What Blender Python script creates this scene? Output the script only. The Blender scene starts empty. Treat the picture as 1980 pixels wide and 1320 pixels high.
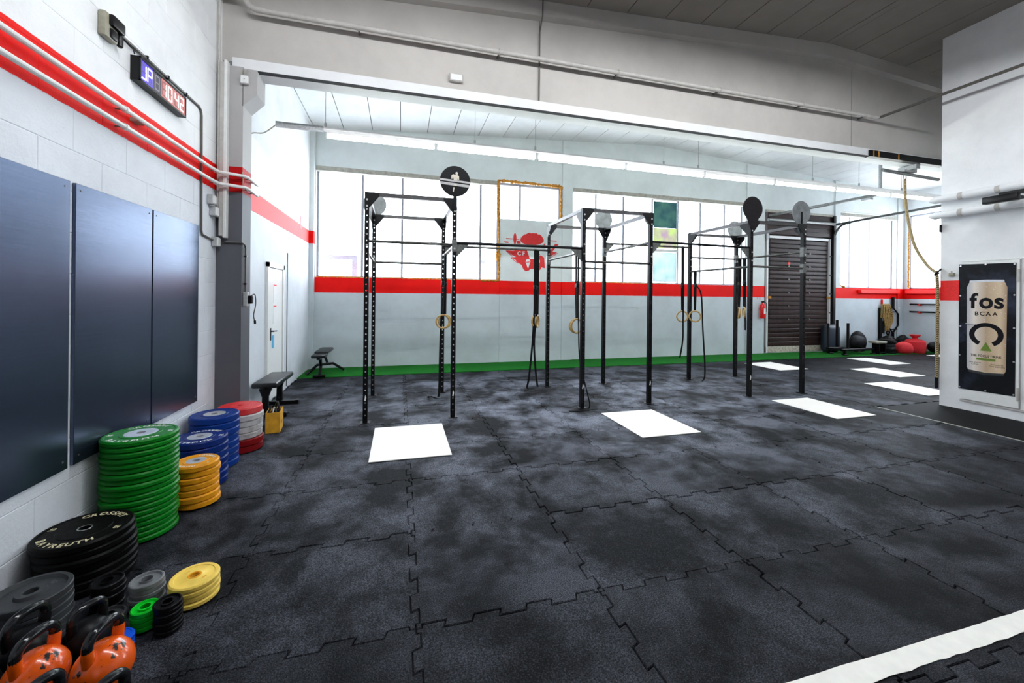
import bpy, bmesh, math, random
from mathutils import Vector, Matrix, noise
random.seed(7)
PI = math.pi
SC = bpy.context.scene
COL = SC.collection

# ------------------------------------------------------------------ camera, world, exposure
YAW, ROLL, FPX, CYP, EYE = -0.268, -0.0100, 786.85, 573.0, 1.64
def cam_matrix():
    rz = Matrix.Rotation(YAW, 3, 'Z'); ry = Matrix.Rotation(ROLL, 3, 'Y')
    R = rz @ ry
    right, fwd, up = R.col[0], R.col[1], R.col[2]
    M = Matrix(((right.x, up.x, -fwd.x), (right.y, up.y, -fwd.y), (right.z, up.z, -fwd.z)))
    return Matrix.Translation((0, 0, EYE)) @ M.to_4x4()
cam_data = bpy.data.cameras.new('camera')
cam = bpy.data.objects.new('camera', cam_data); COL.objects.link(cam)
cam.matrix_world = cam_matrix()
cam_data.sensor_width = 36.0
cam_data.lens = FPX / 1980 * 36.0
cam_data.shift_y = -(660 - CYP) / 1980
cam_data.clip_start = 0.02; cam_data.clip_end = 200
SC.camera = cam

world = bpy.data.worlds.new('overcast_sky'); SC.world = world
world.use_nodes = True
bg = world.node_tree.nodes['Background']
bg.inputs[0].default_value = (0.86, 0.93, 1.0, 1); bg.inputs[1].default_value = 9.0
SC.view_settings.view_transform = 'Standard'
SC.view_settings.look = 'None'
SC.view_settings.gamma = 1.0
SC.view_settings.use_curve_mapping = False
SC.view_settings.exposure = 0.18
SC.cycles.max_bounces = 8
SC.cycles.diffuse_bounces = 5
SC.cycles.sample_clamp_indirect = 6
TUBE_POWER_BACK, TUBE_POWER_ADDED = 36.0, 175.0

# ------------------------------------------------------------------ layout constants (metres)
XL, XR = -1.93, 16.5           # side walls
YB = 9.85                      # window wall
YF = -6.0                      # wall behind the camera
BX, BY = 8.25, 4.42            # corner of the built-in room on the right
RIDGE = 6.85
def zc(x): return 5.87 - 0.0615 * abs(x - RIDGE)
GY0, GY1 = 5.12, 5.40          # roof girder
FRONT, BACK = 5.54, 7.02       # rig rows

# ------------------------------------------------------------------ materials
def srgb(r, g, b):
    f = lambda c: (c / 255 / 12.92) if c / 255 <= 0.04045 else ((c / 255 + 0.055) / 1.055) ** 2.4
    return (f(r), f(g), f(b), 1)
class NT:
    def __init__(s, name):
        s.m = bpy.data.materials.new(name); s.m.use_nodes = True
        s.t = s.m.node_tree; s.n = s.t.nodes; s.b = s.n['Principled BSDF']; s.o = s.n['Material Output']
    def add(s, typ, **kw):
        nd = s.n.new(typ)
        for k, v in kw.items(): setattr(nd, k, v)
        return nd
    def ln(s, a, b): s.t.links.new(a, b)
    def pos(s, obj=False):
        if obj: return s.add('ShaderNodeTexCoord').outputs['Object']
        return s.add('ShaderNodeNewGeometry').outputs['Position']
    def noise(s, vec, scale, detail=4, rough=0.6, dist=0.0):
        nd = s.add('ShaderNodeTexNoise'); nd.inputs['Scale'].default_value = scale
        nd.inputs['Detail'].default_value = detail; nd.inputs['Roughness'].default_value = rough
        nd.inputs['Distortion'].default_value = dist
        s.ln(vec, nd.inputs['Vector']); return nd.outputs['Fac']
    def ramp(s, fac, stops):
        nd = s.add('ShaderNodeValToRGB'); e = nd.color_ramp.elements
        while len(e) < len(stops): e.new(0.5)
        for i, (p, c) in enumerate(stops):
            e[i].position = p; e[i].color = c if hasattr(c, '__len__') else (c, c, c, 1)
        s.ln(fac, nd.inputs[0]); return nd.outputs[0]
    def mix(s, fac, a, b, mode='MIX'):
        nd = s.add('ShaderNodeMix', data_type='RGBA', blend_type=mode)
        for v, i in ((fac, 0), (a, 6), (b, 7)):
            if hasattr(v, 'is_output') or isinstance(v, bpy.types.NodeSocket): s.ln(v, nd.inputs[i])
            else: nd.inputs[i].default_value = v
        return nd.outputs[2]
    def math(s, op, a, b=0.0):
        nd = s.add('ShaderNodeMath', operation=op)
        for v, i in ((a, 0), (b, 1)):
            if isinstance(v, bpy.types.NodeSocket): s.ln(v, nd.inputs[i])
            else: nd.inputs[i].default_value = v
        return nd.outputs[0]
    def bump(s, h, strength=0.3, dist=0.01):
        nd = s.add('ShaderNodeBump'); nd.inputs['Strength'].default_value = strength
        nd.inputs['Distance'].default_value = dist
        s.ln(h, nd.inputs['Height']); s.ln(nd.outputs[0], s.b.inputs['Normal'])
    def color(s, c):
        if isinstance(c, bpy.types.NodeSocket): s.ln(c, s.b.inputs['Base Color'])
        else: s.b.inputs['Base Color'].default_value = c
    def set(s, **kw):
        for k, v in kw.items():
            k = k.replace('_', ' ')
            if isinstance(v, bpy.types.NodeSocket): s.ln(v, s.b.inputs[k])
            else: s.b.inputs[k].default_value = v
        return s
def plain(name, col, rough=0.5, metal=0.0, var=0.12, scale=30.0, bump=0.0, spec=0.5):
    t = NT(name); p = t.pos(True)
    n = t.noise(p, scale)
    dark = tuple(c * (1 - var) for c in col[:3]) + (1,); lite = tuple(min(1, c * (1 + var)) for c in col[:3]) + (1,)
    t.color(t.ramp(n, [(0.3, dark), (0.7, lite)]))
    t.set(Roughness=rough, Metallic=metal, Specular_IOR_Level=spec)
    if bump: t.bump(n, bump, 0.004)
    return t.m
def emit(name, col, strength, base=(0.9, 0.9, 0.9, 1)):
    t = NT(name); t.set(Base_Color=base, Emission_Color=col, Emission_Strength=strength); return t.m
RED = srgb(236, 14, 10)
def paint(name, bands, base, bump=0.35, brick=None, rough=0.55):
    """painted masonry: coats of paint by height, roller stipple, faint stains"""
    t = NT(name); p = t.pos()
    sep = t.add('ShaderNodeSeparateXYZ'); t.ln(p, sep.inputs[0])
    wob = t.math('MULTIPLY', t.math('SUBTRACT', t.noise(p, 14, 3), 0.5), 0.012)
    z = t.math('ADD', sep.outputs[2], wob)
    c = base
    for z0, z1, colr in bands:
        f = t.math('MULTIPLY', t.math('GREATER_THAN', z, z0), t.math('LESS_THAN', z, z1))
        c = t.mix(f, c, colr)
    st = t.ramp(t.noise(p, 1.3, 6, 0.65), [(0.32, 0.86), (0.62, 1.0)])
    c = t.mix(1.0, c, st, 'MULTIPLY')
    sp = t.ramp(t.noise(p, 55, 3, 0.7), [(0.27, 0.6), (0.33, 1.0)])
    c = t.mix(0.35, c, t.mix(1.0, c, sp, 'MULTIPLY'))
    t.color(c); t.set(Roughness=rough, Specular_IOR_Level=0.15)
    h = t.noise(p, 45, 6, 0.7)
    if brick:
        mp = t.add('ShaderNodeMapping'); mp.inputs['Rotation'].default_value = brick
        t.ln(p, mp.inputs[0])
        br = t.add('ShaderNodeTexBrick'); t.ln(mp.outputs[0], br.inputs['Vector'])
        br.inputs['Scale'].default_value = 1.0; br.inputs['Mortar Size'].default_value = 0.008
        br.inputs['Brick Width'].default_value = 0.5; br.inputs['Row Height'].default_value = 0.25
        br.inputs['Mortar Smooth'].default_value = 0.6
        h = t.math('SUBTRACT', h, t.math('MULTIPLY', br.outputs['Fac'], 0.35))
    t.bump(h, bump, 0.006)
    return t.m

WHITE = (0.88, 0.89, 0.91, 1); PALE = (0.56, 0.62, 0.66, 1)
M = {}
M['wall_l'] = paint('painted_blockwork_left', [(-1, 2.755, (0.76, 0.79, 0.85, 1)), (2.755, 3.03, RED)], WHITE, 0.5)
M['wall_l2'] = paint('painted_wall_left_rear', [(-1, 2.755, (0.66, 0.70, 0.75, 1)), (2.755, 3.03, srgb(228, 52, 52))], WHITE, 0.3, (PI / 2, 0, PI / 2))  # rear stripe red paled to paint in the glare
M['wall_b'] = paint('painted_window_wall', [(-1, 1.69, PALE), (1.69, 2.03, RED)], (0.70, 0.75, 0.75, 1), 0.25, (PI / 2, 0, 0))
M['wall_corner'] = paint('painted_corner_pier', [(-1, 2.755, PALE), (2.755, 3.03, RED)], (0.70, 0.75, 0.75, 1), 0.2)
M['wall_r'] = paint('painted_wall_right', [(-1, 1.69, PALE), (1.69, 2.03, RED)], (0.74, 0.77, 0.78, 1), 0.25)
M['box'] = paint('painted_inner_room', [], (0.84, 0.85, 0.87, 1), 0.25)
M['white'] = paint('white_paint', [], (0.78, 0.79, 0.81, 1), 0.2)
M['column'] = paint('banded_column', [(-1, 2.75, (0.11, 0.112, 0.13, 1)), (2.75, 3.03, srgb(180, 8, 12))], (0.42, 0.41, 0.41, 1), 0.2)  # lower shaft darker grey than above the red band
M['girder'] = paint('grey_concrete_paint', [], (0.50, 0.475, 0.45, 1), 0.2)
M['ceil_f'] = paint('ceiling_plank_shaded', [], (0.30, 0.275, 0.25, 1), 0.15)  # shade of the dim front bay put into the plank colour
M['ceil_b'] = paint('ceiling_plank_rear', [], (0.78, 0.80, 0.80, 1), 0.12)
M['joint'] = plain('dark_joint', (0.05, 0.05, 0.05, 1), 0.9)

def rubber_floor():
    t = NT('rubber_mat'); p = t.pos()
    oi = t.add('ShaderNodeObjectInfo')
    sep = t.add('ShaderNodeSeparateXYZ'); t.ln(p, sep.inputs[0])
    grain = t.noise(p, 150, 3, 0.75)
    mid = t.noise(p, 1.5, 6, 0.56, 0.5)
    fine = t.noise(p, 5.0, 6, 0.62, 0.3)
    sm = t.math('ADD', t.math('MULTIPLY', mid, 0.68), t.math('MULTIPLY', fine, 0.32))
    blot = t.ramp(sm, [(0.42, 0.0), (0.50, 0.40), (0.59, 1.0)])
    smudge = t.ramp(t.noise(p, 1.15, 5, 0.6, 0.8), [(0.56, 1.0), (0.66, 0.12)])
    # gym chalk around the rig, plus painted window sheen fading dark towards the camera
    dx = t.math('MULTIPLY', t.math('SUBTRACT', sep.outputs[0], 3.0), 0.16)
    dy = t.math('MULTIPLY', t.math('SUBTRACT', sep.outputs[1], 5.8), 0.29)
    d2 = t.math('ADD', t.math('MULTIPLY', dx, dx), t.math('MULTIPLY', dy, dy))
    chalk_sheen = t.math('DIVIDE', 1.0, t.math('ADD', 1.0, t.math('MULTIPLY', t.math('MULTIPLY', d2, d2), 3.2)))
    chalk_sheen = t.math('ADD', t.math('MULTIPLY', chalk_sheen, 0.95), 0.05)
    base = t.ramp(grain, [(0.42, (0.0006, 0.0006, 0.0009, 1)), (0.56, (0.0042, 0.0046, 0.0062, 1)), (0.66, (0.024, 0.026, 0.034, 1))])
    dust_sheen = t.ramp(grain, [(0.40, (0.030, 0.034, 0.044, 1)), (0.62, (0.27, 0.29, 0.36, 1))])
    f = t.math('MULTIPLY', t.math('MULTIPLY', blot, chalk_sheen), smudge)
    c = t.mix(f, base, dust_sheen)
    v = t.math('ADD', t.math('MULTIPLY', oi.outputs['Random'], 0.6), 0.7)
    mul = t.add('ShaderNodeVectorMath', operation='SCALE'); t.ln(c, mul.inputs[0]); t.ln(v, mul.inputs['Scale'])
    t.color(mul.outputs[0])
    t.set(Roughness=0.6, Specular_IOR_Level=0.05)
    t.bump(t.math('ADD', t.math('MULTIPLY', grain, 0.6), t.noise(p, 9, 4)), 0.4, 0.006)
    return t.m
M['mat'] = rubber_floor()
M['floor_base'] = plain('dark_screed', (0.006, 0.006, 0.007, 1), 0.8)
M['smooth_floor'] = plain('smooth_black_floor', (0.004, 0.004, 0.005, 1), 0.6, bump=0.1, spec=0.05)
def turf():
    t = NT('green_turf'); p = t.pos(); n = t.noise(p, 180, 3, 0.8); b = t.noise(p, 3, 4)
    c = t.ramp(n, [(0.3, srgb(8, 66, 18)), (0.7, srgb(34, 128, 40))])
    t.color(t.mix(t.ramp(b, [(0.3, 0.0), (0.8, 0.35)]), c, srgb(10, 78, 22))); t.set(Roughness=0.9, Specular_IOR_Level=0.1)
    t.bump(n, 0.6, 0.01); return t.m
M['turf'] = turf()
def plywood():
    t = NT('pale_plywood'); p = t.pos()
    mp = t.add('ShaderNodeMapping'); mp.inputs['Scale'].default_value = (3.5, 1.2, 1); t.ln(p, mp.inputs[0])
    n = t.noise(mp.outputs[0], 3, 5, 0.6, 0.6)
    t.color(t.ramp(n, [(0.3, (0.84, 0.80, 0.74, 1)), (0.7, (0.90, 0.87, 0.83, 1))])); t.set(Roughness=0.5)
    t.bump(n, 0.08, 0.002); return t.m
M['ply'] = plywood()
M['linepaint'] = plain('white_line_paint', (0.74, 0.73, 0.69, 1), 0.6, var=0.06, scale=12)
M['edge_strip'] = plain('pale_edge_strip', (0.35, 0.35, 0.30, 1), 0.6)
def board():
    t = NT('blue_black_board'); p = t.pos()
    mp = t.add('ShaderNodeMapping'); mp.inputs['Scale'].default_value = (1, 0.6, 40); t.ln(p, mp.inputs[0])
    n = t.noise(mp.outputs[0], 6, 4, 0.7); w = t.noise(p, 5, 5)
    c = t.ramp(n, [(0.3, (0.052, 0.070, 0.118, 1)), (0.7, (0.072, 0.093, 0.148, 1))])
    t.color(t.mix(t.ramp(w, [(0.45, 0.0), (0.85, 0.25)]), c, (0.08, 0.10, 0.15, 1)))
    t.set(Roughness=0.25, Metallic=0.85, Specular_IOR_Level=0.5); t.bump(n, 0.08, 0.002); return t.m
M['board'] = board()
M['steel_blk'] = plain('black_powder_coat', (0.004, 0.004, 0.005, 1), 0.38, 0.0, 0.3, 60, 0.05, 0.18)
M['steel_top'] = plain('worn_dark_steel', (0.06, 0.057, 0.06, 1), 0.35, 0.4, 0.35, 20)
M['barmetal'] = plain('bare_steel_bar', (0.10, 0.095, 0.09, 1), 0.35, 0.85, 0.35, 25)
M['galv'] = plain('galvanised_steel', (0.33, 0.34, 0.34, 1), 0.42, 0.7, 0.25, 40)
M['galv_dk'] = plain('weathered_steel_track', (0.13, 0.135, 0.13, 1), 0.45, 0.5, 0.35, 30)
M['chrome'] = plain('bright_steel', (0.62, 0.62, 0.62, 1), 0.25, 0.9, 0.1)
M['bolt'] = plain('zinc_bolt', (0.55, 0.55, 0.55, 1), 0.3, 0.8, 0.1)
M['target_gr'] = plain('grey_target_rubber', (0.16, 0.175, 0.185, 1), 0.55, 0, 0.35, 9)
M['target_blk'] = plain('black_target_face', (0.005, 0.005, 0.006, 1), 0.4, 0, 0.2, 30, 0, 0.1)
def tread():
    t = NT('studded_rubber'); p = t.pos(True)
    v = t.add('ShaderNodeTexVoronoi'); v.inputs['Scale'].default_value = 42; v.inputs['Randomness'].default_value = 0.0
    t.ln(p, v.inputs['Vector'])
    t.color(t.ramp(v.outputs['Distance'], [(0.25, (0.016, 0.011, 0.013, 1)), (0.5, (0.004, 0.004, 0.005, 1))]))
    t.set(Roughness=0.5, Specular_IOR_Level=0.15); t.bump(v.outputs['Distance'], 0.6, 0.004); return t.m
M['tread'] = tread()
M['offwhite'] = plain('offwhite_print', (0.72, 0.66, 0.55, 1), 0.5)
M['grey_print'] = plain('grey_print', (0.50, 0.49, 0.49, 1), 0.5)
M['wood_ring'] = plain('birch_ring', (0.42, 0.27, 0.09, 1), 0.35, 0, 0.3, 40)
M['webbing'] = plain('black_webbing', (0.005, 0.005, 0.006, 1), 0.85, 0, 0.3, 200, 0, 0.15)
M['pipe_w'] = plain('white_pipe_paint', (0.74, 0.74, 0.73, 1), 0.35, 0, 0.05, 20)
M['pipe_g'] = plain('grey_pipe_paint', (0.46, 0.44, 0.42, 1), 0.5, 0, 0.12, 12)
M['conduit'] = plain('brown_grey_conduit', (0.10, 0.095, 0.085, 1), 0.45)
M['plastic_gr'] = plain('grey_plastic', (0.42, 0.43, 0.44, 1), 0.45)
M['plastic_w'] = plain('white_plastic', (0.72, 0.72, 0.72, 1), 0.4, var=0.04)
M['beige'] = plain('beige_plastic', (0.30, 0.285, 0.22, 1), 0.5)
M['black'] = plain('black_plastic', (0.004, 0.004, 0.005, 1), 0.35, spec=0.25)
M['blackrub'] = plain('black_rubber', (0.005, 0.005, 0.006, 1), 0.45, 0, 0.3, 50, 0.1, 0.25)
M['vinyl'] = plain('black_vinyl', (0.007, 0.008, 0.010, 1), 0.32, 0, 0.2, 40, 0.05, 0.4)
M['lintel'] = plain('raw_concrete_lintel', (0.36, 0.345, 0.30, 1), 0.8, 0, 0.25, 12, 0.3)
M['foam'] = plain('orange_mounting_foam', (0.45, 0.19, 0.02, 1), 0.9, 0, 0.45, 25, 0.6)
M['frame'] = plain('window_frame_grey', (0.30, 0.31, 0.36, 1), 0.5)
M['door_w'] = plain('white_door_paint', (0.78, 0.79, 0.78, 1), 0.35, 0, 0.03)
M['gap'] = plain('shadow_gap', (0.03, 0.03, 0.035, 1), 0.9)
M['paper'] = plain('paper', (0.80, 0.80, 0.80, 1), 0.7, var=0.03)
M['redpaint'] = plain('red_paint', RED, 0.5)
M['logo_red'] = plain('emblem_red', srgb(205, 16, 22), 0.6, var=0.15, scale=20)
M['logo_white'] = plain('emblem_wall_white', (0.66, 0.70, 0.70, 1), 0.6, var=0.03)
M['blue_tag'] = plain('light_blue_tag', srgb(90, 180, 225), 0.5)
def slatmat():
    t = NT('brown_shutter_slat'); p = t.pos()
    mp = t.add('ShaderNodeMapping'); mp.inputs['Scale'].default_value = (3, 3, 0.6); t.ln(p, mp.inputs[0])
    n = t.noise(mp.outputs[0], 3, 5, 0.65)
    t.color(t.ramp(n, [(0.3, (0.020, 0.010, 0.009, 1)), (0.75, (0.050, 0.028, 0.027, 1))]))
    t.set(Roughness=0.36, Specular_IOR_Level=0.2); t.bump(n, 0.1, 0.003); return t.m
M['slat'] = slatmat()
M['sill_c'] = plain('dirty_sill', (0.45, 0.41, 0.34, 1), 0.8, 0, 0.45, 18)
M['extred'] = plain('extinguisher_red', srgb(215, 16, 20), 0.25)
def glassmat():
    t = NT('window_glass'); n = t.n; n.remove(t.b)
    tr = t.add('ShaderNodeBsdfTransparent'); tr.inputs[0].default_value = (0.95, 0.97, 0.98, 1)
    gl = t.add('ShaderNodeBsdfGlossy'); gl.inputs['Roughness'].default_value = 0.05
    mx = t.add('ShaderNodeMixShader'); mx.inputs[0].default_value = 0.06
    t.ln(tr.outputs[0], mx.inputs[1]); t.ln(gl.outputs[0], mx.inputs[2]); t.ln(mx.outputs[0], t.o.inputs[0]); return t.m
M['glass'] = glassmat()
def tinted(name, c1, c2):
    t = NT(name); t.n.remove(t.b); p = t.pos()
    br = t.ramp(t.noise(p, 3.0, 2), [(0.35, c1), (0.65, c2)])
    tl = t.add('ShaderNodeBsdfTranslucent'); t.ln(br, tl.inputs[0])
    df = t.add('ShaderNodeBsdfDiffuse'); t.ln(br, df.inputs[0])
    mx = t.add('ShaderNodeMixShader'); mx.inputs[0].default_value = 0.15
    t.ln(tl.outputs[0], mx.inputs[1]); t.ln(df.outputs[0], mx.inputs[2]); t.ln(mx.outputs[0], t.o.inputs[0]); return t.m
M['film_teal'] = tinted('teal_window_film', (0.080, 0.135, 0.14, 1), (0.13, 0.20, 0.17, 1))
M['film_mix'] = tinted('coloured_window_film', (0.38, 0.44, 0.22, 1), (0.34, 0.27, 0.31, 1))
M['film_pale'] = tinted('pale_window_film', (0.32, 0.40, 0.38, 1), (0.42, 0.45, 0.46, 1))
M['tube_b'] = emit('lit_tube_rear', (0.93, 1.0, 0.92, 1), TUBE_POWER_BACK)
M['tube_added'] = emit('added_tube_front', (0.95, 0.98, 1.0, 1), TUBE_POWER_ADDED)
def rope_mat(name, c1, c2):
    t = NT(name); p = t.pos()
    w = t.add('ShaderNodeTexWave', bands_direction='DIAGONAL'); w.inputs['Scale'].default_value = 18; t.ln(p, w.inputs['Vector'])
    t.color(t.ramp(w.outputs['Fac'], [(0.2, c1), (0.8, c2)])); t.set(Roughness=0.9); t.bump(w.outputs['Fac'], 0.8, 0.01); return t.m
M['rope'] = rope_mat('sisal_rope', (0.16, 0.11, 0.05, 1), (0.50, 0.38, 0.19, 1))
M['batrope'] = rope_mat('tan_battle_rope', (0.20, 0.12, 0.03, 1), (0.45, 0.30, 0.10, 1))
def bumper(name, col, wear=0.25, wcol=(0.02, 0.02, 0.02, 1), spec=0.14):
    t = NT(name); p = t.pos(True)
    n = t.noise(p, 9, 6, 0.65); s = t.noise(p, 60, 3)
    c = t.mix(t.ramp(n, [(0.50, 0.0), (0.80, wear)]), col, wcol)
    t.color(c); t.set(Roughness=t.ramp(s, [(0.3, 0.32), (0.7, 0.48)]), Specular_IOR_Level=spec); t.bump(s, 0.06, 0.002); return t.m
M['pl_green'] = bumper('green_bumper_rubber', srgb(0, 108, 18))
M['pl_black'] = bumper('black_bumper_rubber', (0.003, 0.003, 0.003, 1), 0.1, (0.012, 0.012, 0.012, 1), 0.05)
M['pl_blue'] = bumper('blue_bumper_rubber', srgb(8, 48, 124))
M['pl_blue2'] = bumper('navy_bumper_rubber', srgb(4, 34, 104))
M['pl_red'] = bumper('red_bumper_rubber', srgb(205, 52, 56), 0.3, (0.5, 0.3, 0.3, 1))
M['pl_darkred'] = bumper('dark_red_bumper_rubber', srgb(120, 14, 18))
M['pl_redgrey'] = bumper('scuffed_grey_red_rubber', (0.50, 0.48, 0.48, 1), 0.9, (0.06, 0.03, 0.03, 1))
M['pl_orange'] = bumper('amber_bumper_rubber', srgb(226, 150, 26), 0.5, (0.16, 0.08, 0.02, 1))
M['pl_yellow'] = bumper('pale_yellow_rubber', srgb(240, 205, 96), 0.45, (0.30, 0.20, 0.04, 1))
M['iron_gr'] = bumper('grey_cast_iron', (0.035, 0.038, 0.042, 1), 0.5, (0.02, 0.02, 0.02, 1))
M['iron_lt'] = bumper('light_grey_cast_iron', (0.16, 0.17, 0.18, 1), 0.6, (0.03, 0.03, 0.03, 1))
M['iron_bk'] = bumper('black_cast_iron', (0.004, 0.004, 0.005, 1), 0.2, (0.02, 0.02, 0.02, 1), 0.10)
M['pl_smgreen'] = bumper('bright_green_plate', srgb(10, 190, 40), 0.15)
M['pl_smblue'] = bumper('bright_blue_plate', srgb(18, 84, 215), 0.3)
M['hub_si'] = plain('silver_hub', (0.62, 0.64, 0.68, 1), 0.35, 0.6, 0.1, 20)
M['let_w'] = plain('white_lettering', (0.85, 0.85, 0.82, 1), 0.5, var=0.03)
M['let_cream'] = plain('cream_lettering', (0.68, 0.61, 0.38, 1), 0.5, var=0.03)
M['let_dk'] = plain('dark_lettering', (0.006, 0.006, 0.008, 1), 0.5, spec=0.1)
def kbmat():
    t = NT('chipped_orange_enamel'); p = t.pos(True)
    n = t.noise(p, 14, 5, 0.62); n2 = t.noise(p, 5, 2)
    f = t.ramp(t.math('ADD', t.math('MULTIPLY', n, 0.7), t.math('MULTIPLY', n2, 0.3)), [(0.565, 0.0), (0.58, 1.0)])
    t.color(t.mix(f, srgb(226, 88, 12), (0.012, 0.010, 0.010, 1))); t.set(Roughness=0.22, Coat_Weight=0.4); t.bump(n, 0.08, 0.003); return t.m
M['kb_or'] = kbmat()
M['kb_bk'] = bumper('black_enamel', (0.004, 0.004, 0.005, 1), 0.25, (0.02, 0.02, 0.02, 1), 0.12)
M['kb_handle'] = plain('polished_black_handle', (0.008, 0.009, 0.011, 1), 0.15, 0.0, 0.3, 30, 0, 0.35)
M['cardboard'] = plain('yellow_cardboard', srgb(214, 158, 36), 0.7, 0, 0.2, 12)
M['woodplank'] = plain('pine_offcut', (0.50, 0.36, 0.20, 1), 0.6, 0, 0.2, 12)
M['redbag'] = plain('red_canvas', srgb(196, 24, 34), 0.75, 0, 0.2, 30, 0.2)
M['blackbag'] = plain('black_canvas', (0.006, 0.006, 0.008, 1), 0.6, 0, 0.4, 20, 0.3, 0.2)
M['bluegrey'] = plain('dark_blue_vinyl', (0.02, 0.03, 0.05, 1), 0.45, 0, 0.3, 20, 0.2)
M['ban_bk'] = NT('banner_print').m
def banner():
    t = NT('banner_black_print'); p = t.pos(); n = t.noise(p, 2.4, 5, 0.6)
    t.color(t.ramp(n, [(0.50, (0.006, 0.007, 0.009, 1)), (0.78, (0.040, 0.050, 0.085, 1))])); t.set(Roughness=0.25, Specular_IOR_Level=0.15); return t.m
M['ban_bk'] = banner()
def can():
    t = NT('can_print_silver'); p = t.pos(True)
    s = t.add('ShaderNodeSeparateXYZ'); t.ln(p, s.inputs[0])
    f = t.math('ADD', t.math('MULTIPLY', s.outputs[1], 1 / 0.44), 0.5)
    g = t.ramp(f, [(0.0, srgb(160, 128, 100)), (0.18, srgb(214, 190, 160)), (0.5, srgb(186, 160, 132)), (0.8, srgb(226, 216, 206)), (1.0, srgb(168, 170, 182))])
    v = t.add('ShaderNodeTexVoronoi'); v.inputs['Scale'].default_value = 34; t.ln(p, v.inputs['Vector'])
    d = t.ramp(v.outputs['Distance'], [(0.12, 1.0), (0.2, 0.0)])
    t.color(t.mix(t.math('MULTIPLY', d, 0.5), g, (0.9, 0.9, 0.88, 1))); t.set(Roughness=0.25); return t.m
M['can'] = can()
M['can_green'] = plain('can_print_green', srgb(92, 118, 26), 0.4, 0, 0.3, 30)
M['led_blue'] = emit('led_blue', (0.30, 0.22, 1.0, 1), 2.2)
M['led_red'] = emit('led_red', (1.0, 0.28, 0.25, 1), 2.0)
M['led_off'] = plain('unlit_led_segment', (0.30, 0.27, 0.32, 1), 0.5)
M['scr_blue'] = emit('display_glow_blue', (0.10, 0.05, 0.75, 1), 0.8, (0.02, 0.02, 0.05, 1))
M['scr_grey'] = plain('display_lens_grey', (0.10, 0.09, 0.12, 1), 0.3, spec=0.2)
M['scr_red'] = emit('display_glow_red', (0.80, 0.22, 0.20, 1), 0.6, (0.10, 0.06, 0.06, 1))

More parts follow.
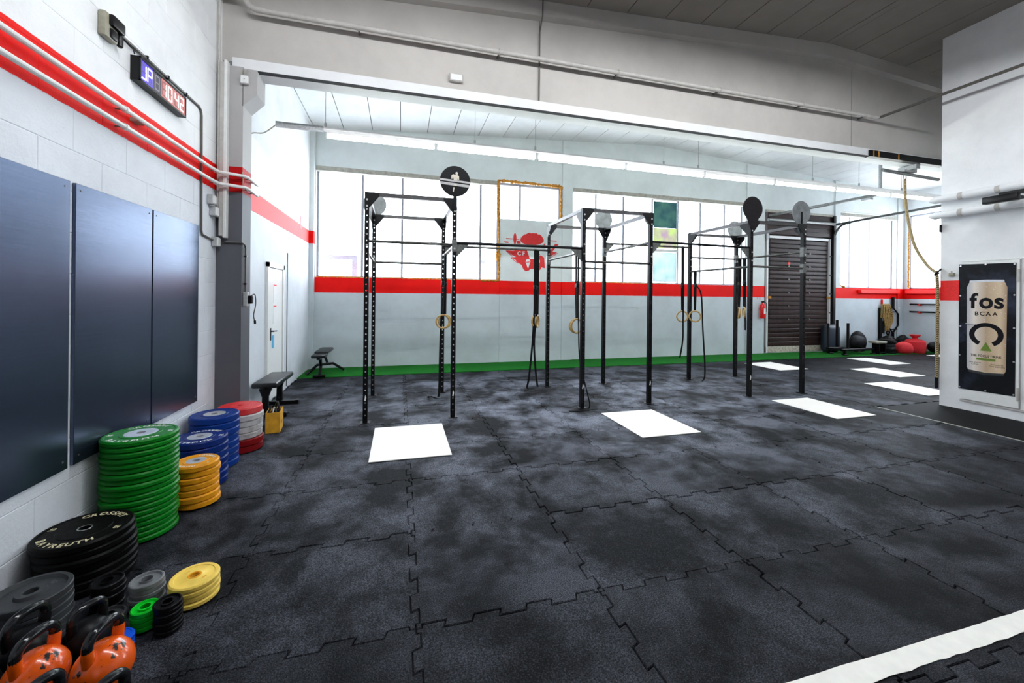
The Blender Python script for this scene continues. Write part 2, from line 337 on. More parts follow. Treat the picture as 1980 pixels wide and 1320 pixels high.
# ------------------------------------------------------------------ mesh helpers
class MB:
    def __init__(s): s.v = []; s.f = []; s.sm = False
    def add(s, vs, fs):
        o = len(s.v); s.v += [Vector(p) for p in vs]; s.f += [tuple(i + o for i in f) for f in fs]; return s
    def box(s, a, b):
        (x0, y0, z0), (x1, y1, z1) = a, b
        return s.add([(x0, y0, z0), (x1, y0, z0), (x1, y1, z0), (x0, y1, z0), (x0, y0, z1), (x1, y0, z1), (x1, y1, z1), (x0, y1, z1)],
                     [(0, 3, 2, 1), (4, 5, 6, 7), (0, 1, 5, 4), (1, 2, 6, 5), (2, 3, 7, 6), (3, 0, 4, 7)])
    def rbox(s, a, b, r=0.01, seg=2):
        bm = bmesh.new(); bmesh.ops.create_cube(bm, size=1)
        c = [(a[i] + b[i]) / 2 for i in range(3)]; d = [abs(b[i] - a[i]) for i in range(3)]
        for v in bm.verts: v.co = Vector([v.co[i] * d[i] + c[i] for i in range(3)])
        bmesh.ops.bevel(bm, geom=bm.edges[:], offset=min(r, min(d) * 0.49), segments=seg, profile=0.5, affect='EDGES')
        s.bm(bm); s.sm = True; return s
    def bm(s, bm):
        bm.verts.ensure_lookup_table(); bm.verts.index_update()
        s.add([v.co.copy() for v in bm.verts], [[v.index for v in f.verts] for f in bm.faces]); bm.free(); return s
    def ring(s, c, ax, r, n, ph=0):
        ax = Vector(ax).normalized(); u = ax.orthogonal().normalized(); w = ax.cross(u)
        return [Vector(c) + u * (r * math.cos(ph + 2 * PI * i / n)) + w * (r * math.sin(ph + 2 * PI * i / n)) for i in range(n)]
    def cyl(s, p0, p1, r, n=12, r1=None):
        p0, p1 = Vector(p0), Vector(p1); ax = p1 - p0
        a = s.ring(p0, ax, r, n); b = s.ring(p1, ax, r if r1 is None else r1, n)
        fs = [(i, (i + 1) % n, n + (i + 1) % n, n + i) for i in range(n)] + [tuple(range(n - 1, -1, -1)), tuple(range(n, 2 * n))]
        s.sm = True; return s.add(a + b, fs)
    def tube(s, pts, r, n=8, closed=False):
        pts = [Vector(p) for p in pts]; m = len(pts); vs = []; prev = None
        rad = r if hasattr(r, '__len__') else [r] * m
        for i, p in enumerate(pts):
            if closed: t = pts[(i + 1) % m] - pts[i - 1]
            else: t = pts[min(i + 1, m - 1)] - pts[max(i - 1, 0)]
            t.normalize()
            if prev is None: u = t.orthogonal().normalized()
            else:
                u = prev - t * prev.dot(t)
                u = u.normalized() if u.length > 1e-5 else t.orthogonal().normalized()
            prev = u; w = t.cross(u)
            vs += [p + u * (rad[i] * math.cos(2 * PI * k / n)) + w * (rad[i] * math.sin(2 * PI * k / n)) for k in range(n)]
        fs = []
        for i in range(m if closed else m - 1):
            j = (i + 1) % m
            for k in range(n): fs.append((i * n + k, i * n + (k + 1) % n, j * n + (k + 1) % n, j * n + k))
        if not closed: fs += [tuple(range(n - 1, -1, -1)), tuple((m - 1) * n + k for k in range(n))]
        s.sm = True; return s.add(vs, fs)
    def ribbon(s, pts, wdir, w, t=0.003):
        pts = [Vector(p) for p in pts]; wd = Vector(wdir).normalized() * w / 2; m = len(pts); vs = []
        for i, p in enumerate(pts):
            tg = (pts[min(i + 1, m - 1)] - pts[max(i - 1, 0)]).normalized(); nn = tg.cross(wd).normalized() * t / 2
            vs += [p - wd - nn, p + wd - nn, p + wd + nn, p - wd + nn]
        fs = []
        for i in range(m - 1):
            for k in range(4): fs.append((i * 4 + k, i * 4 + (k + 1) % 4, i * 4 + 4 + (k + 1) % 4, i * 4 + 4 + k))
        fs += [(3, 2, 1, 0), tuple((m - 1) * 4 + k for k in range(4))]
        return s.add(vs, fs)
    def lathe(s, prof, n=40, c=(0, 0, 0)):
        """closed profile of (r, z) rings revolved about z"""
        m = len(prof); vs = []
        for (r, z) in prof:
            vs += [(c[0] + r * math.cos(2 * PI * k / n), c[1] + r * math.sin(2 * PI * k / n), c[2] + z) for k in range(n)]
        fs = []
        for i in range(m - 1):
            for k in range(n): fs.append((i * n + k, i * n + (k + 1) % n, (i + 1) * n + (k + 1) % n, (i + 1) * n + k))
        s.sm = True; return s.add(vs, fs)
    def prism(s, poly, to3, d):
        """2-D polygon mapped by to3(u, v) and thickened by the vector d"""
        d = Vector(d); n = len(poly); a = [Vector(to3(*p)) for p in poly]; b = [p + d for p in a]
        return s.add(a + b, [tuple(range(n - 1, -1, -1)), tuple(range(n, 2 * n))] + [(i, (i + 1) % n, n + (i + 1) % n, n + i) for i in range(n)])
    def xform(s, mt):
        s.v = [mt @ p for p in s.v]; return s
    def mesh(s, name, m, smooth=None):
        me = bpy.data.meshes.new(name); me.from_pydata([tuple(p) for p in s.v], [], s.f)
        bm = bmesh.new(); bm.from_mesh(me); bmesh.ops.recalc_face_normals(bm, faces=bm.faces[:]); bm.to_mesh(me); bm.free()
        if m is not None: me.materials.append(M[m] if isinstance(m, str) else m)
        if s.sm if smooth is None else smooth:
            me.polygons.foreach_set('use_smooth', [True] * len(me.polygons)); me.set_sharp_from_angle(angle=math.radians(35))
        me.update(); return me
    def build(s, name, m, parent=None, smooth=None, local=False):
        if parent is not None:
            if not local:
                off = parent_origin(parent); s.v = [p - off for p in s.v]
            return link(name, s.mesh(name, m, smooth), parent)
        xs = [p.x for p in s.v]; ys = [p.y for p in s.v]; zs = [p.z for p in s.v]
        c = Vector(((min(xs) + max(xs)) / 2, (min(ys) + max(ys)) / 2, min(zs))); s.v = [p - c for p in s.v]
        o = link(name, s.mesh(name, m, smooth)); o.location = c; return o
def parent_origin(p):
    o = Vector((0, 0, 0))
    while p is not None: o += p.location; p = p.parent
    return o
def link(name, me, parent=None):
    o = bpy.data.objects.new(name, me); COL.objects.link(o)
    if parent is not None: o.parent = parent
    return o
def tag(o, label=None, cat=None, group=None, kind=None):
    if label: o['label'] = label
    if cat: o['category'] = cat
    if group: o['group'] = group
    if kind: o['kind'] = kind
    return o
def thing(name, label, cat, loc=(0, 0, 0), rotz=0, group=None):
    o = bpy.data.objects.new(name, None); COL.objects.link(o); o.empty_display_size = 0.1
    o.location = loc; o.rotation_euler = (0, 0, rotz); return tag(o, label, cat, group)
def struct(o, label=None): return tag(o, label, None, None, 'structure')
ORD = ['top', 'second', 'third', 'fourth', 'fifth', 'sixth', 'seventh', 'eighth', 'ninth', 'tenth', 'eleventh', 'twelfth', 'thirteenth',
       'fourteenth', 'fifteenth', 'sixteenth', 'seventeenth', 'eighteenth', 'nineteenth', 'twentieth', 'twenty-first', 'twenty-second']
_gl = {}
def glyph(ch, bold=0.0):
    k = (ch, bold)
    if k not in _gl:
        cu = bpy.data.curves.new('glyph', 'FONT'); cu.body = ch; cu.size = 1.0; cu.offset = bold; cu.resolution_u = 3
        ob = bpy.data.objects.new('glyph', cu); COL.objects.link(ob)
        dg = bpy.context.evaluated_depsgraph_get(); dg.update()
        me = ob.evaluated_get(dg).to_mesh()
        vs = [v.co.copy() for v in me.vertices]; fs = [tuple(p.vertices) for p in me.polygons]
        xs = [v.x for v in vs] or [0, 0.25]
        _gl[k] = (vs, fs, min(xs), max(xs))
        bpy.data.objects.remove(ob); bpy.data.curves.remove(cu)
    return _gl[k]
def text_flat(s, size, bold=0.0, gap=0.08):
    """list of (verts2d, faces), total width; baseline at v=0, centred"""
    x = 0; out = []
    for ch in s:
        if ch == ' ': x += 0.35; continue
        vs, fs, a, b = glyph(ch, bold)
        out.append(([(v.x - a + x, v.y) for v in vs], fs)); x += (b - a) + gap
    w = x - gap
    return [([((u - w / 2) * size, v * size) for u, v in vs], fs) for vs, fs in out], w * size
def put_text(mb, s, size, to3, bold=0.0, gap=0.08, sx=1.0):
    for vs, fs in text_flat(s, size, bold, gap)[0]:
        mb.add([to3(u * sx, v) for u, v in vs], fs)
def arc_text(mb, s, size, rad, mid, z, inward=False, bold=0.03, gap=0.12, sx=1.0):
    """lettering around a disc on the plane z; mid = angle of its centre; letters' heads point outward unless inward"""
    w = text_flat(s, size, bold, gap)[1] * sx
    x = -w / 2
    for ch in s:
        if ch == ' ': x += 0.35 * size * sx; continue
        vs, fs, a, b = glyph(ch, bold); cw = (b - a) * size * sx
        ang = mid - (x + cw / 2) / rad if not inward else mid + (x + cw / 2) / rad
        R = Matrix.Rotation(ang - PI / 2 if not inward else ang + PI / 2, 3, 'Z')
        r0 = rad - size * 0.36 if not inward else rad + size * 0.36
        base = Vector((math.cos(ang) * r0, math.sin(ang) * r0, z))
        mb.add([base + R @ Vector(((v.x - a) * size * sx - cw / 2, v.y * size, 0)) for v in vs], fs)
        x += cw + gap * size * sx
def smoothpath(pts, n=6):
    """Catmull-Rom through pts"""
    P = [Vector(p) for p in pts]; P = [P[0] * 2 - P[1]] + P + [P[-1] * 2 - P[-2]]; out = []
    for i in range(1, len(P) - 2):
        for k in range(n):
            t = k / n; a, b, c, d = P[i - 1], P[i], P[i + 1], P[i + 2]
            out.append(0.5 * ((2 * b) + (c - a) * t + (2 * a - 5 * b + 4 * c - d) * t * t + (3 * b - a - 3 * c + d) * t ** 3))
    out.append(P[-2]); return out

# ------------------------------------------------------------------ floor
TX, TY, AMP = 1.0, 0.837, 0.021
floor = struct(MB().box((XL - .3, YF, -0.12), (XR + .3, YB + .3, -0.022)).build('floor', 'floor_base'))
def tile_outline(w, d, g):
    def edge(L, n):      # offsets along an edge, 0..L
        pts = []; st = L / n; dv = 0.008
        for i in range(n):
            sgn = 1 if i % 2 == 0 else -1
            if i == 0: pts += [(0.0, 0.0), (0.03, 0.0), (0.03, AMP)]
            pts.append(((i + 1) * st + (dv * sgn if i < n - 1 else -0.03), AMP * sgn))
            if i < n - 1: pts.append(((i + 1) * st - dv * sgn, -AMP * sgn))
            else: pts.append((L - 0.03, 0.0))
        return pts
    ey, ex = edge(d, 7), edge(w, 7)
    out = [(u, o) for u, o in ex] + [(w + o, u) for u, o in ey]
    out += [(u, d + o) for u, o in reversed(ex + [(w, 0.0)])][:-1] + [(o, u) for u, o in reversed(ey + [(d, 0.0)])][:-1]
    cl = []
    for p in out:
        if not cl or (Vector(p) - Vector(cl[-1])).length > 1e-5: cl.append(p)
    if (Vector(cl[0]) - Vector(cl[-1])).length < 1e-5: cl.pop()
    return cl
def inset(poly, g):
    n = len(poly); out = []
    for i in range(n):
        p, a, b = Vector(poly[i]), Vector(poly[i - 1]), Vector(poly[(i + 1) % n])
        e1, e2 = (p - a).normalized(), (b - p).normalized()
        n1, n2 = Vector((-e1.y, e1.x)), Vector((-e2.y, e2.x)); m = n1 + n2
        m = m / max(0.25, m.dot(n1)) if m.length > 1e-6 else n1
        out.append(p + m * g)
    return out
def tile_mesh():
    ol = tile_outline(TX, TY, 0)
    a, b = inset(ol, 0.0022), inset(ol, 0.0060); n = len(ol); mb = MB()
    vs = [(p.x, p.y, -0.022) for p in a] + [(p.x, p.y, -0.0055) for p in a] + [(p.x, p.y, 0.0) for p in b]
    fs = []
    for k in (0, n):
        for i in range(n): fs.append((k + i, k + (i + 1) % n, k + n + (i + 1) % n, k + n + i))
    fs += [tuple(range(2 * n, 3 * n)), tuple(range(n - 1, -1, -1))]
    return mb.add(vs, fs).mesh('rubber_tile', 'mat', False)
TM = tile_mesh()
rt = random.Random(3)
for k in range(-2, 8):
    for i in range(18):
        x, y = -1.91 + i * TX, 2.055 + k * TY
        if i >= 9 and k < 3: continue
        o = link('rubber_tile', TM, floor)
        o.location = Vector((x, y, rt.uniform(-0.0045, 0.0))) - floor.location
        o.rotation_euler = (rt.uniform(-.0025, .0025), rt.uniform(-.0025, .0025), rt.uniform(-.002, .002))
MB().box((7.10, YF, -0.022), (XR, 4.55, -0.004)).build('smooth_floor_field', 'smooth_floor', floor)
MB().box((XL, YF, -0.022), (7.08, 2.055 - 2 * TY - 0.03, -0.004)).build('smooth_floor_field', 'smooth_floor', floor)
MB().box((7.068, 1.0, -0.02), (7.092, 4.56, 0.0015)).build('edge_strip', 'edge_strip', floor)
tag(MB().box((XL, 8.762, -0.022), (XR, YB, 0.006)).build('turf_strip', 'turf'), 'long green artificial turf strip along the window wall', 'turf')
mb = MB(); pts = []
rl = random.Random(2); n = 60
up = [(1.0 + i * 3.6 / n, 1.362 + rl.uniform(-.002, .002)) for i in range(n + 1)]; lo = [(1.0 + i * 3.6 / n, 1.268 + rl.uniform(-.004, .004)) for i in range(n + 1)]
mb.prism(up + lo[::-1], lambda u, v: (u, v, 0.0008), (0, 0, 0.0016))
tag(mb.build('floor_line', 'linepaint'), 'wide white line painted across the black floor in the near right corner', 'floor line')
for (x0, x1, y0, y1, lab) in [
    (-0.285, 0.53, 4.20, 5.26, 'pale wooden lifting board in front of the first rack, nearest the stacked plates'),
    (2.75, 3.565, 4.18, 5.20, 'pale wooden lifting board in front of the middle rack'),
    (5.80, 6.54, 4.20, 5.22, 'pale wooden lifting board in front of the rack nearest the rolling door'),
    (8.78, 9.55, 4.85, 5.86, 'pale wooden floor board beside the hanging rope end by the inner room corner'),
    (10.27, 11.06, 6.16, 7.16, 'pale wooden floor board, middle of the three ahead of the red sandbags'),
    (8.44, 9.28, 7.38, 8.40, 'pale wooden floor board close to the turf in front of the rolling door'),
    (12.02, 12.76, 7.42, 8.46, 'pale wooden floor board close to the turf in front of the sled'),
    (15.2, 15.95, 7.42, 8.46, 'pale wooden floor board near the turf in front of the red sandbags')]:
    tag(MB().rbox((x0, y0, 0.0005), (x1, y1, 0.009), 0.002, 1).build('lifting_board', 'ply', smooth=False), lab, 'board', 'boards on the floor')

# ------------------------------------------------------------------ walls
wl = struct(MB().box((XL - .3, YF, -0.02), (XL - .0025, GY0 + .05, 5.6)).build('wall_left', 'wall_l'))
# painted blocks of the near left wall
rb = random.Random(11); BW, BH = 0.5, 0.25; bmeshes = {}
def block(y0, y1, z0, z1):
    key = round(y1 - y0, 3)
    if key not in bmeshes:
        w = y1 - y0; c = 0.004; x = 0.0
        mb = MB(); a = 0.0008
        vs = [(-.02, a, a), (-.02, w - a, a), (-.02, w - a, BH - a), (-.02, a, BH - a), (-.0022, a, a), (-.0022, w - a, a), (-.0022, w - a, BH - a), (-.0022, a, BH - a),
              (0, a + c, a + c), (0, w - a - c, a + c), (0, w - a - c, BH - a - c), (0, a + c, BH - a - c)]
        fs = [(3, 2, 1, 0), (8, 9, 10, 11)]
        for k in (0, 4): fs += [(k, k + 1, k + 5, k + 4), (k + 1, k + 2, k + 6, k + 5), (k + 2, k + 3, k + 7, k + 6), (k + 3, k, k + 4, k + 7)]
        bmeshes[key] = mb.add(vs, fs).mesh('block', 'wall_l', False)
    o = link('block', bmeshes[key], wl); o.location = Vector((XL + rb.uniform(-0.0008, 0.0008), y0, z0)) - wl.location
for r in range(22):
    y = 1.6 + (0.25 if r % 2 else 0.0)
    if r % 2: block(1.6, 1.85, r * BH, 0)
    while y < 5.08:
        y1 = min(y + BW, 5.10)
        if y1 - y > 0.05: block(y, y1, r * BH, 0)
        y = y1
wl2 = struct(MB().box((XL - .3, GY0 + .05, -0.02), (XL, YB + .3, 5.6)).build('wall_left_rear', 'wall_l2'))
# window wall with openings
wb = MB(); T = 0.30; Y0, Y1 = YB, YB + T
def seg(x0, x1, z0, z1): wb.box((x0, Y0, z0), (x1, Y1, z1))
WZ0, WZ1 = 2.03, 4.50
seg(XL - .3, 10.62, -0.02, WZ0); seg(13.36, XR + .3, -0.02, WZ0)
seg(XL - .3, -1.82, WZ0, WZ1); seg(4.02, 4.335, WZ0, WZ1); seg(9.89, 10.62, WZ0, WZ1); seg(16.18, XR + .3, WZ0, WZ1); seg(13.36, 13.40, WZ0, WZ1)
seg(2.36, 4.02, WZ0, 3.56)
seg(10.62, 13.36, 4.32, WZ1)
gx = [(XL - .3, WZ1), (XR + .3, WZ1), (XR + .3, zc(XR + .3) + .1), (RIDGE, zc(RIDGE) + .1), (XL - .3, zc(XL - .3) + .1)]
wb.prism(gx, lambda u, v: (u, Y0, v), (0, T, 0))
wback = struct(wb.build('wall_back', 'wall_b'))
struct(MB().box((XL, YB - .12, 0), (-1.835, YB, 5.4)).build('trim_1', 'wall_corner'), 'narrow pier in the left corner of the window wall')
for i, (a, b) in enumerate([(4.03, 4.32), (9.92, 10.55), (13.40, 13.62), (16.22, 16.48)]):
    struct(MB().box((a, YB - .035, 0), (b, YB, zc((a + b) / 2) - .02)).build('trim_%d' % (i + 2), 'wall_b'))
struct(MB().box((2.38, YB - .012, 0.0), (4.03, YB, 3.555)).build('trim_6', 'wall_b'), 'infill panel below the small window')
wr = MB()
wr.box((XR, YF, -0.02), (XR + .3, YB + .3, WZ0)); wr.box((XR, YF, WZ1), (XR + .3, YB + .3, 5.6)); wr.box((XR, YF, WZ0), (XR + .3, 5.6, WZ1)); wr.box((XR, 9.70, WZ0), (XR + .3, YB, WZ1))
struct(wr.build('wall_right', 'wall_r'))
struct(MB().box((XL - .3, YF - .3, -0.02), (XR + .3, YF, 6.0)).build('wall_front', 'white'))
wi = struct(MB().prism([(BX, -0.004), (XR, -0.004), (XR, zc(XR) + .01), (BX, zc(BX) + .01)], lambda u, v: (u, YF, v), (0, BY - YF, 0)).build('wall_inner_room', 'box'), 'white painted inner room with a red stripe')
MB().box((BX - .0015, 4.165, 1.645), (BX + .002, BY + .0015, 1.955)).box((BX - .0015, BY - .002, 1.645), (BX + 3.0, BY + .0015, 1.955)).build('painted_stripe', 'redpaint', wi)

# ------------------------------------------------------------------ ceiling planks
cl = MB()
for (xa, xb) in ((XL - .3, RIDGE), (RIDGE, XR + .3)):
    cl.prism([(xa, zc(xa) + .03), (xb, zc(xb) + .03), (xb, zc(xb) + .2), (xa, zc(xa) + .2)], lambda u, v: (u, YF - .3, v), (0, YB - YF + .9, 0))
ceil = struct(cl.build('ceiling', 'joint'))
PW = 0.613; x = -0.646 - 3 * PW
while x < XR:
    a, b = max(x + .007, XL - .02), min(x + PW - .007, XR + .02)
    segs = [(a, b)] if not (a < RIDGE < b) else [(a, RIDGE - .002), (RIDGE + .002, b)]
    for (u, v) in segs:
        if v - u < 0.03: continue
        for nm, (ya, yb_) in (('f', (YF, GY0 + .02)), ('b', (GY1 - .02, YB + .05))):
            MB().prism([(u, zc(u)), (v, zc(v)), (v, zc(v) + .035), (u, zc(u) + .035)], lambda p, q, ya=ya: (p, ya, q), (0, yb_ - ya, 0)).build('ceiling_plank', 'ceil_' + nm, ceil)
    x += PW

# ------------------------------------------------------------------ girder, column
gi = thing('roof_girder', 'grey tapered concrete roof girder crossing the hall', 'girder', (RIDGE, (GY0 + GY1) / 2, 4.11))
xs = [XL, RIDGE, XR]
MB().box((XL + .13, GY0, 4.115), (XR, GY1, 4.235)).build('bottom_flange', 'white', gi)
MB().prism([(XL, 4.23), (XR, 4.23), (XR, zc(XR) - .1), (RIDGE, zc(RIDGE) - .1), (XL, zc(XL) - .1)], lambda u, v: (u, GY0 + .09, v), (0, .11, 0)).build('web', 'girder', gi)
MB().prism([(XL, zc(XL) - .20), (RIDGE, zc(RIDGE) - .20), (XR, zc(XR) - .20), (XR, zc(XR) + .02), (RIDGE, zc(RIDGE) + .02), (XL, zc(XL) + .02)], lambda u, v: (u, GY0 - .02, v), (0, GY1 - GY0 + .04, 0)).build('top_flange', 'girder', gi)
MB().box((XL + .14, GY0 - .006, 4.104), (7.7, GY0 + .05, 4.116)).build('shadow_line', 'gap', gi)  # thin dark strip painting in the shadow gap below the flange
for x in (1.78, 7.45): MB().box((x - .003, GY0 + .088, 4.24), (x + .003, GY0 + .0905, zc(x) - .2)).build('joint_seal', 'conduit', gi)
co = thing('column', 'grey column with a dark red band beside the near left wall', 'column', (-1.81, 5.25, 0))
MB().box((XL, GY0 - .02, 0), (-1.685, GY1 - .03, 4.13)).build('shaft', 'column', co)
MB().prism([(-1.69, 3.70), (-1.55, 3.85), (-1.55, 4.115), (-1.69, 4.115)], lambda u, v: (u, GY0 - .02, v), (0, .27, 0)).build('capital', 'column', co)
struct(co)
struct(gi)

# ------------------------------------------------------------------ windows
def window(n, xs, z0, z1, mulls, label, lintel=True, yy=YB + .16):
    w = thing('window_%d' % n, label, None, ((xs[0] + xs[1]) / 2, yy, z0)); struct(w)
    x0, x1 = xs
    MB().box((x0, yy - .03, z0), (x1, yy + .03, z0 + .04)).build('frame_rail', 'frame', w)
    MB().box((x0, yy - .03, z1 - .05), (x1, yy + .03, z1)).build('frame_rail', 'frame', w)
    edges = [x0] + mulls + [x1]
    for m_, wd in [(x0 + .02, .04)] + [(m, .05) for m in mulls] + [(x1 - .02, .04)]:
        MB().box((m_ - wd / 2, yy - .03, z0 + .03), (m_ + wd / 2, yy + .03, z1 - .04)).build('mullion', 'frame', w)
    for a, b in zip(edges[:-1], edges[1:]):
        MB().box((a + .02, yy - .004, z0 + .03), (b - .02, yy + .004, z1 - .04)).build('glass_pane', 'glass', w)
    if lintel:
        MB().box((x0, YB - .012, z1 - .10), (x1, yy + .02, z1)).build('lintel', 'lintel', w)
    return w
w1 = window(1, (-1.82, 2.36), WZ0, WZ1, [-0.86, 0.03, 1.91], 'wide window above the flat wall to the left')
w2 = window(2, (2.36, 4.02), 3.56, WZ1, [2.93], 'small high window with orange foam edges above the emblem', False)
w3 = window(3, (4.335, 9.89), WZ0, WZ1, [5.06, 5.89, 6.80, 7.64, 8.40, 9.25], 'wide window behind the middle rack')
w4 = window(4, (13.40, 16.18), WZ0, WZ1 - .05, [14.24, 15.12], 'window right of the rolling door')
# window in the right wall
w5 = thing('window_5', 'window in the right wall behind the rope', None, (XR + .15, 7.7, WZ0)); struct(w5)
for z in (WZ0, WZ1 - .05): MB().box((XR + .1, 5.6, z), (XR + .2, 9.7, z + .05)).build('frame_rail', 'frame', w5)
ym = [5.6, 6.6, 7.6, 8.6, 9.7]
for y in ym: MB().box((XR + .1, y - .025, WZ0), (XR + .2, y + .025, WZ1)).build('mullion', 'frame', w5)
for a, b in zip(ym[:-1], ym[1:]): MB().box((XR + .146, a + .02, WZ0 + .03), (XR + .154, b - .02, WZ1 - .03)).build('glass_pane', 'glass', w5)
# film panes on window 3
yy = YB + .13
for (z0, z1, m) in ((3.62, 4.36, 'film_teal'), (3.04, 3.61, 'film_mix'), (2.10, 2.93, 'film_pale')):
    MB().box((6.84, yy - (.004 if m == 'film_mix' else 0), z0), (7.60, yy + .003, z1)).build('window_film', m, w3)
MB().box((6.80, yy - .012, 2.94), (7.64, yy + .01, 3.02)).build('film_bar', 'plastic_w', w3)
# sill foam
rf = random.Random(5)
def foam(pts, r, n, name, parent):
    path = []
    for a, b in zip(pts[:-1], pts[1:]):
        a, b = Vector(a), Vector(b); k = max(3, int((b - a).length / 0.03))
        path += [a.lerp(b, i / k) + Vector((rf.uniform(-.008, .008), rf.uniform(-.01, .01), rf.uniform(-.008, .008))) for i in range(k)]
    path.append(Vector(pts[-1]))
    MB().tube(path, [r * rf.uniform(.55, 1.5) for _ in path], 7).build(name, 'foam', parent)
foam([(-1.80, YB + .02, 2.035), (2.34, YB + .02, 2.035)], .016, 6, 'foam_bead', w1)
foam([(1.9, YB - .005, 2.03), (2.36, YB - .005, 2.03), (2.345, YB - .005, 3.5)], .022, 6, 'foam_bead', w1)
foam([(2.33, YB - .005, 3.5), (2.33, YB - .005, 4.52), (4.0, YB - .005, 4.50), (4.0, YB - .005, 3.6)], .034, 6, 'foam_bead', w2)
for (z, r) in ((2.75, .05), (2.62, .06), (2.70, .055)):
    foam([(2.30, YB - .005, z), (2.36, YB - .005, z - .1)], r, 6, 'foam_bead', w1)
foam([(4.4, YB + .02, 2.035), (7.2, YB + .02, 2.035)], .010, 6, 'foam_bead', w3)
foam([(13.42, YB + .0, 2.05), (13.55, YB + .0, 2.14), (13.85, YB + .0, 2.05)], .03, 6, 'foam_bead', w4)
foam([(XR + .02, 9.69, 2.05), (XR + .02, 9.69, 4.42)], .022, 6, 'foam_bead', w5)

# ------------------------------------------------------------------ doors
def opening(n, y0, y1, z1, label):
    d = thing('door_%d' % n, label, None, (XL, (y0 + y1) / 2, 0)); struct(d)
    return d
d1 = opening(1, 6.85, 7.65, 2.05, 'white steel door with notices on the left wall')
MB().box((XL, 6.80, 0), (XL + .035, 6.87, 2.12)).box((XL, 7.62, 0), (XL + .035, 7.69, 2.12)).box((XL, 6.80, 2.05), (XL + .035, 7.69, 2.12)).build('door_frame', 'door_w', d1)
MB().rbox((XL, 6.89, 0.02), (XL + .022, 7.60, 2.04), .004, 1).build('door_leaf', 'door_w', d1)
MB().box((XL + .001, 6.872, 0.02), (XL + .012, 6.889, 2.05)).build('door_gap', 'gap', d1)
h = MB().cyl((XL + .02, 6.98, 1.07), (XL + .07, 6.98, 1.07), .011, 8); h.tube([(XL + .065, 6.98, 1.07), (XL + .07, 7.03, 1.07), (XL + .07, 7.12, 1.065)], .009, 8)
h.rbox((XL + .02, 6.955, .93), (XL + .028, 7.005, 1.12), .004, 1); h.build('door_handle', 'black', d1)
MB().rbox((XL + .022, 7.05, 0.80), (XL + .034, 7.13, 1.0), .004, 1).build('hanging_tag', 'blue_tag', d1)
for (y0, y1, z0, z1) in ((7.10, 7.27, 1.50, 1.80), (7.10, 7.27, 1.18, 1.47)):
    pp = MB().box((XL + .0222, y0, z0), (XL + .0245, y1, z1)).build('notice', 'paper', d1)
    MB().box((XL + .0244, y0 + .01, z1 - .03), (XL + .0252, y1 - .01, z1 - .012)).build('notice_heading', 'redpaint', pp)
d2 = opening(2, 8.0, 8.8, 2.35, 'flush white panel door beyond the notice door')
MB().box((XL, 7.99, 0.02), (XL + .012, 8.79, 2.36)).build('door_leaf', 'wall_l2', d2)
for y in (7.985, 8.80): MB().box((XL, y - .009, 0.02), (XL + .006, y + .009, 2.37)).build('door_gap', 'gap', d2)
tag(MB().box((XL + .001, 8.92, 2.95), (XL + .004, 9.0, 3.2)).build('wall_sign', 'redpaint'), 'tiny reddish sign above the flush door on the left wall', 'sign')
# rolling door
rd = thing('door_3', 'brown rolling shutter door with horizontal slats', None, (12.0, YB, 0)); struct(rd)
Z = 0.20; k = 0; DX0, DX1 = 10.80, 13.17
while Z < 3.50:
    s_ = MB(); h_ = 0.132
    s_.prism([(0, 0), (.020, .012), (.026, .045), (.026, h_ - .02), (.014, h_ - .006), (0, h_ - .004)], lambda u, v, Z=Z: (DX0, YB + .06 - u, Z + v), (DX1 - DX0, 0, 0))
    s_.build('slat', 'slat', rd); Z += 0.137
MB().box((DX0 - .18, YB + .06, .0), (DX1 + .19, YB + .1, 3.6)).build('door_core', 'gap', rd)
MB().box((DX0 - .1, YB + .01, 0.02), (DX1 + .06, YB + .09, 0.19)).build('bottom_sill', 'sill_c', rd)
for Z in (3.62, 3.75, 3.88, 4.01, 4.14): MB().box((DX0 - .1, YB - .02, Z), (DX1 + .1, YB + .05, Z + .124)).build('header_slat', 'slat', rd)
MB().box((DX0 - .1, YB + .05, 3.5), (DX1 + .2, YB + .09, 4.32)).build('header_back', 'gap', rd)
MB().box((DX0 - .18, YB - .06, 4.27), (DX1 + .14, YB - .0, 4.34)).build('header_rail', 'lintel', rd)
MB().cyl((DX0 - .15, YB - .09, 4.03), (DX1 + .15, YB - .09, 4.03), .045, 12).build('spring_shaft', 'galv', rd)
MB().box((DX0, YB - .0, 3.50), (DX1, YB + .06, 3.575)).build('light_rail_top', 'plastic_w', rd)
for x in (DX0 - .075, DX1 + .055): MB().box((x - .025, YB - .01, 0.02), (x + .025, YB + .05, 3.57)).build('guide_rail', 'plastic_w', rd)
MB().box((DX1 + .10, YB - .09, 0.0), (DX1 + .19, YB + .06, 4.30)).build('frame_post', 'black', rd)
MB().box((DX0 - .16, YB - .04, 3.45), (DX0 - .06, YB + .05, 3.62)).build('bearing_plate', 'galv', rd)
MB().box((DX0 + .06, YB + .028, .3), (DX0 + .07, YB + .034, 3.5)).build('chain', 'gap', rd)
for x in (11.58, 12.42):
    for Z in (3.07, 2.66, 2.25, 1.84, 1.43, 1.02): MB().cyl((x, YB + .036, Z), (x, YB + .01, Z), .028, 10).build('slat_knob', 'galv_dk', rd)
for y in (0.3, .9, 1.5, 2.1, 2.7): MB().box((DX1 + .03, YB - .03, .3 + y), (DX1 + .11, YB + .0, .34 + y)).build('roller_bracket', 'galv_dk', rd)
MB().box((DX0 - .06, YB - .03, 1.66), (DX0 + .06, YB + .01, 1.73)).build('latch', 'foam', rd); MB().box((DX1 - .06, YB - .03, 1.66), (DX1 + .06, YB + .01, 1.73)).build('latch', 'foam', rd)
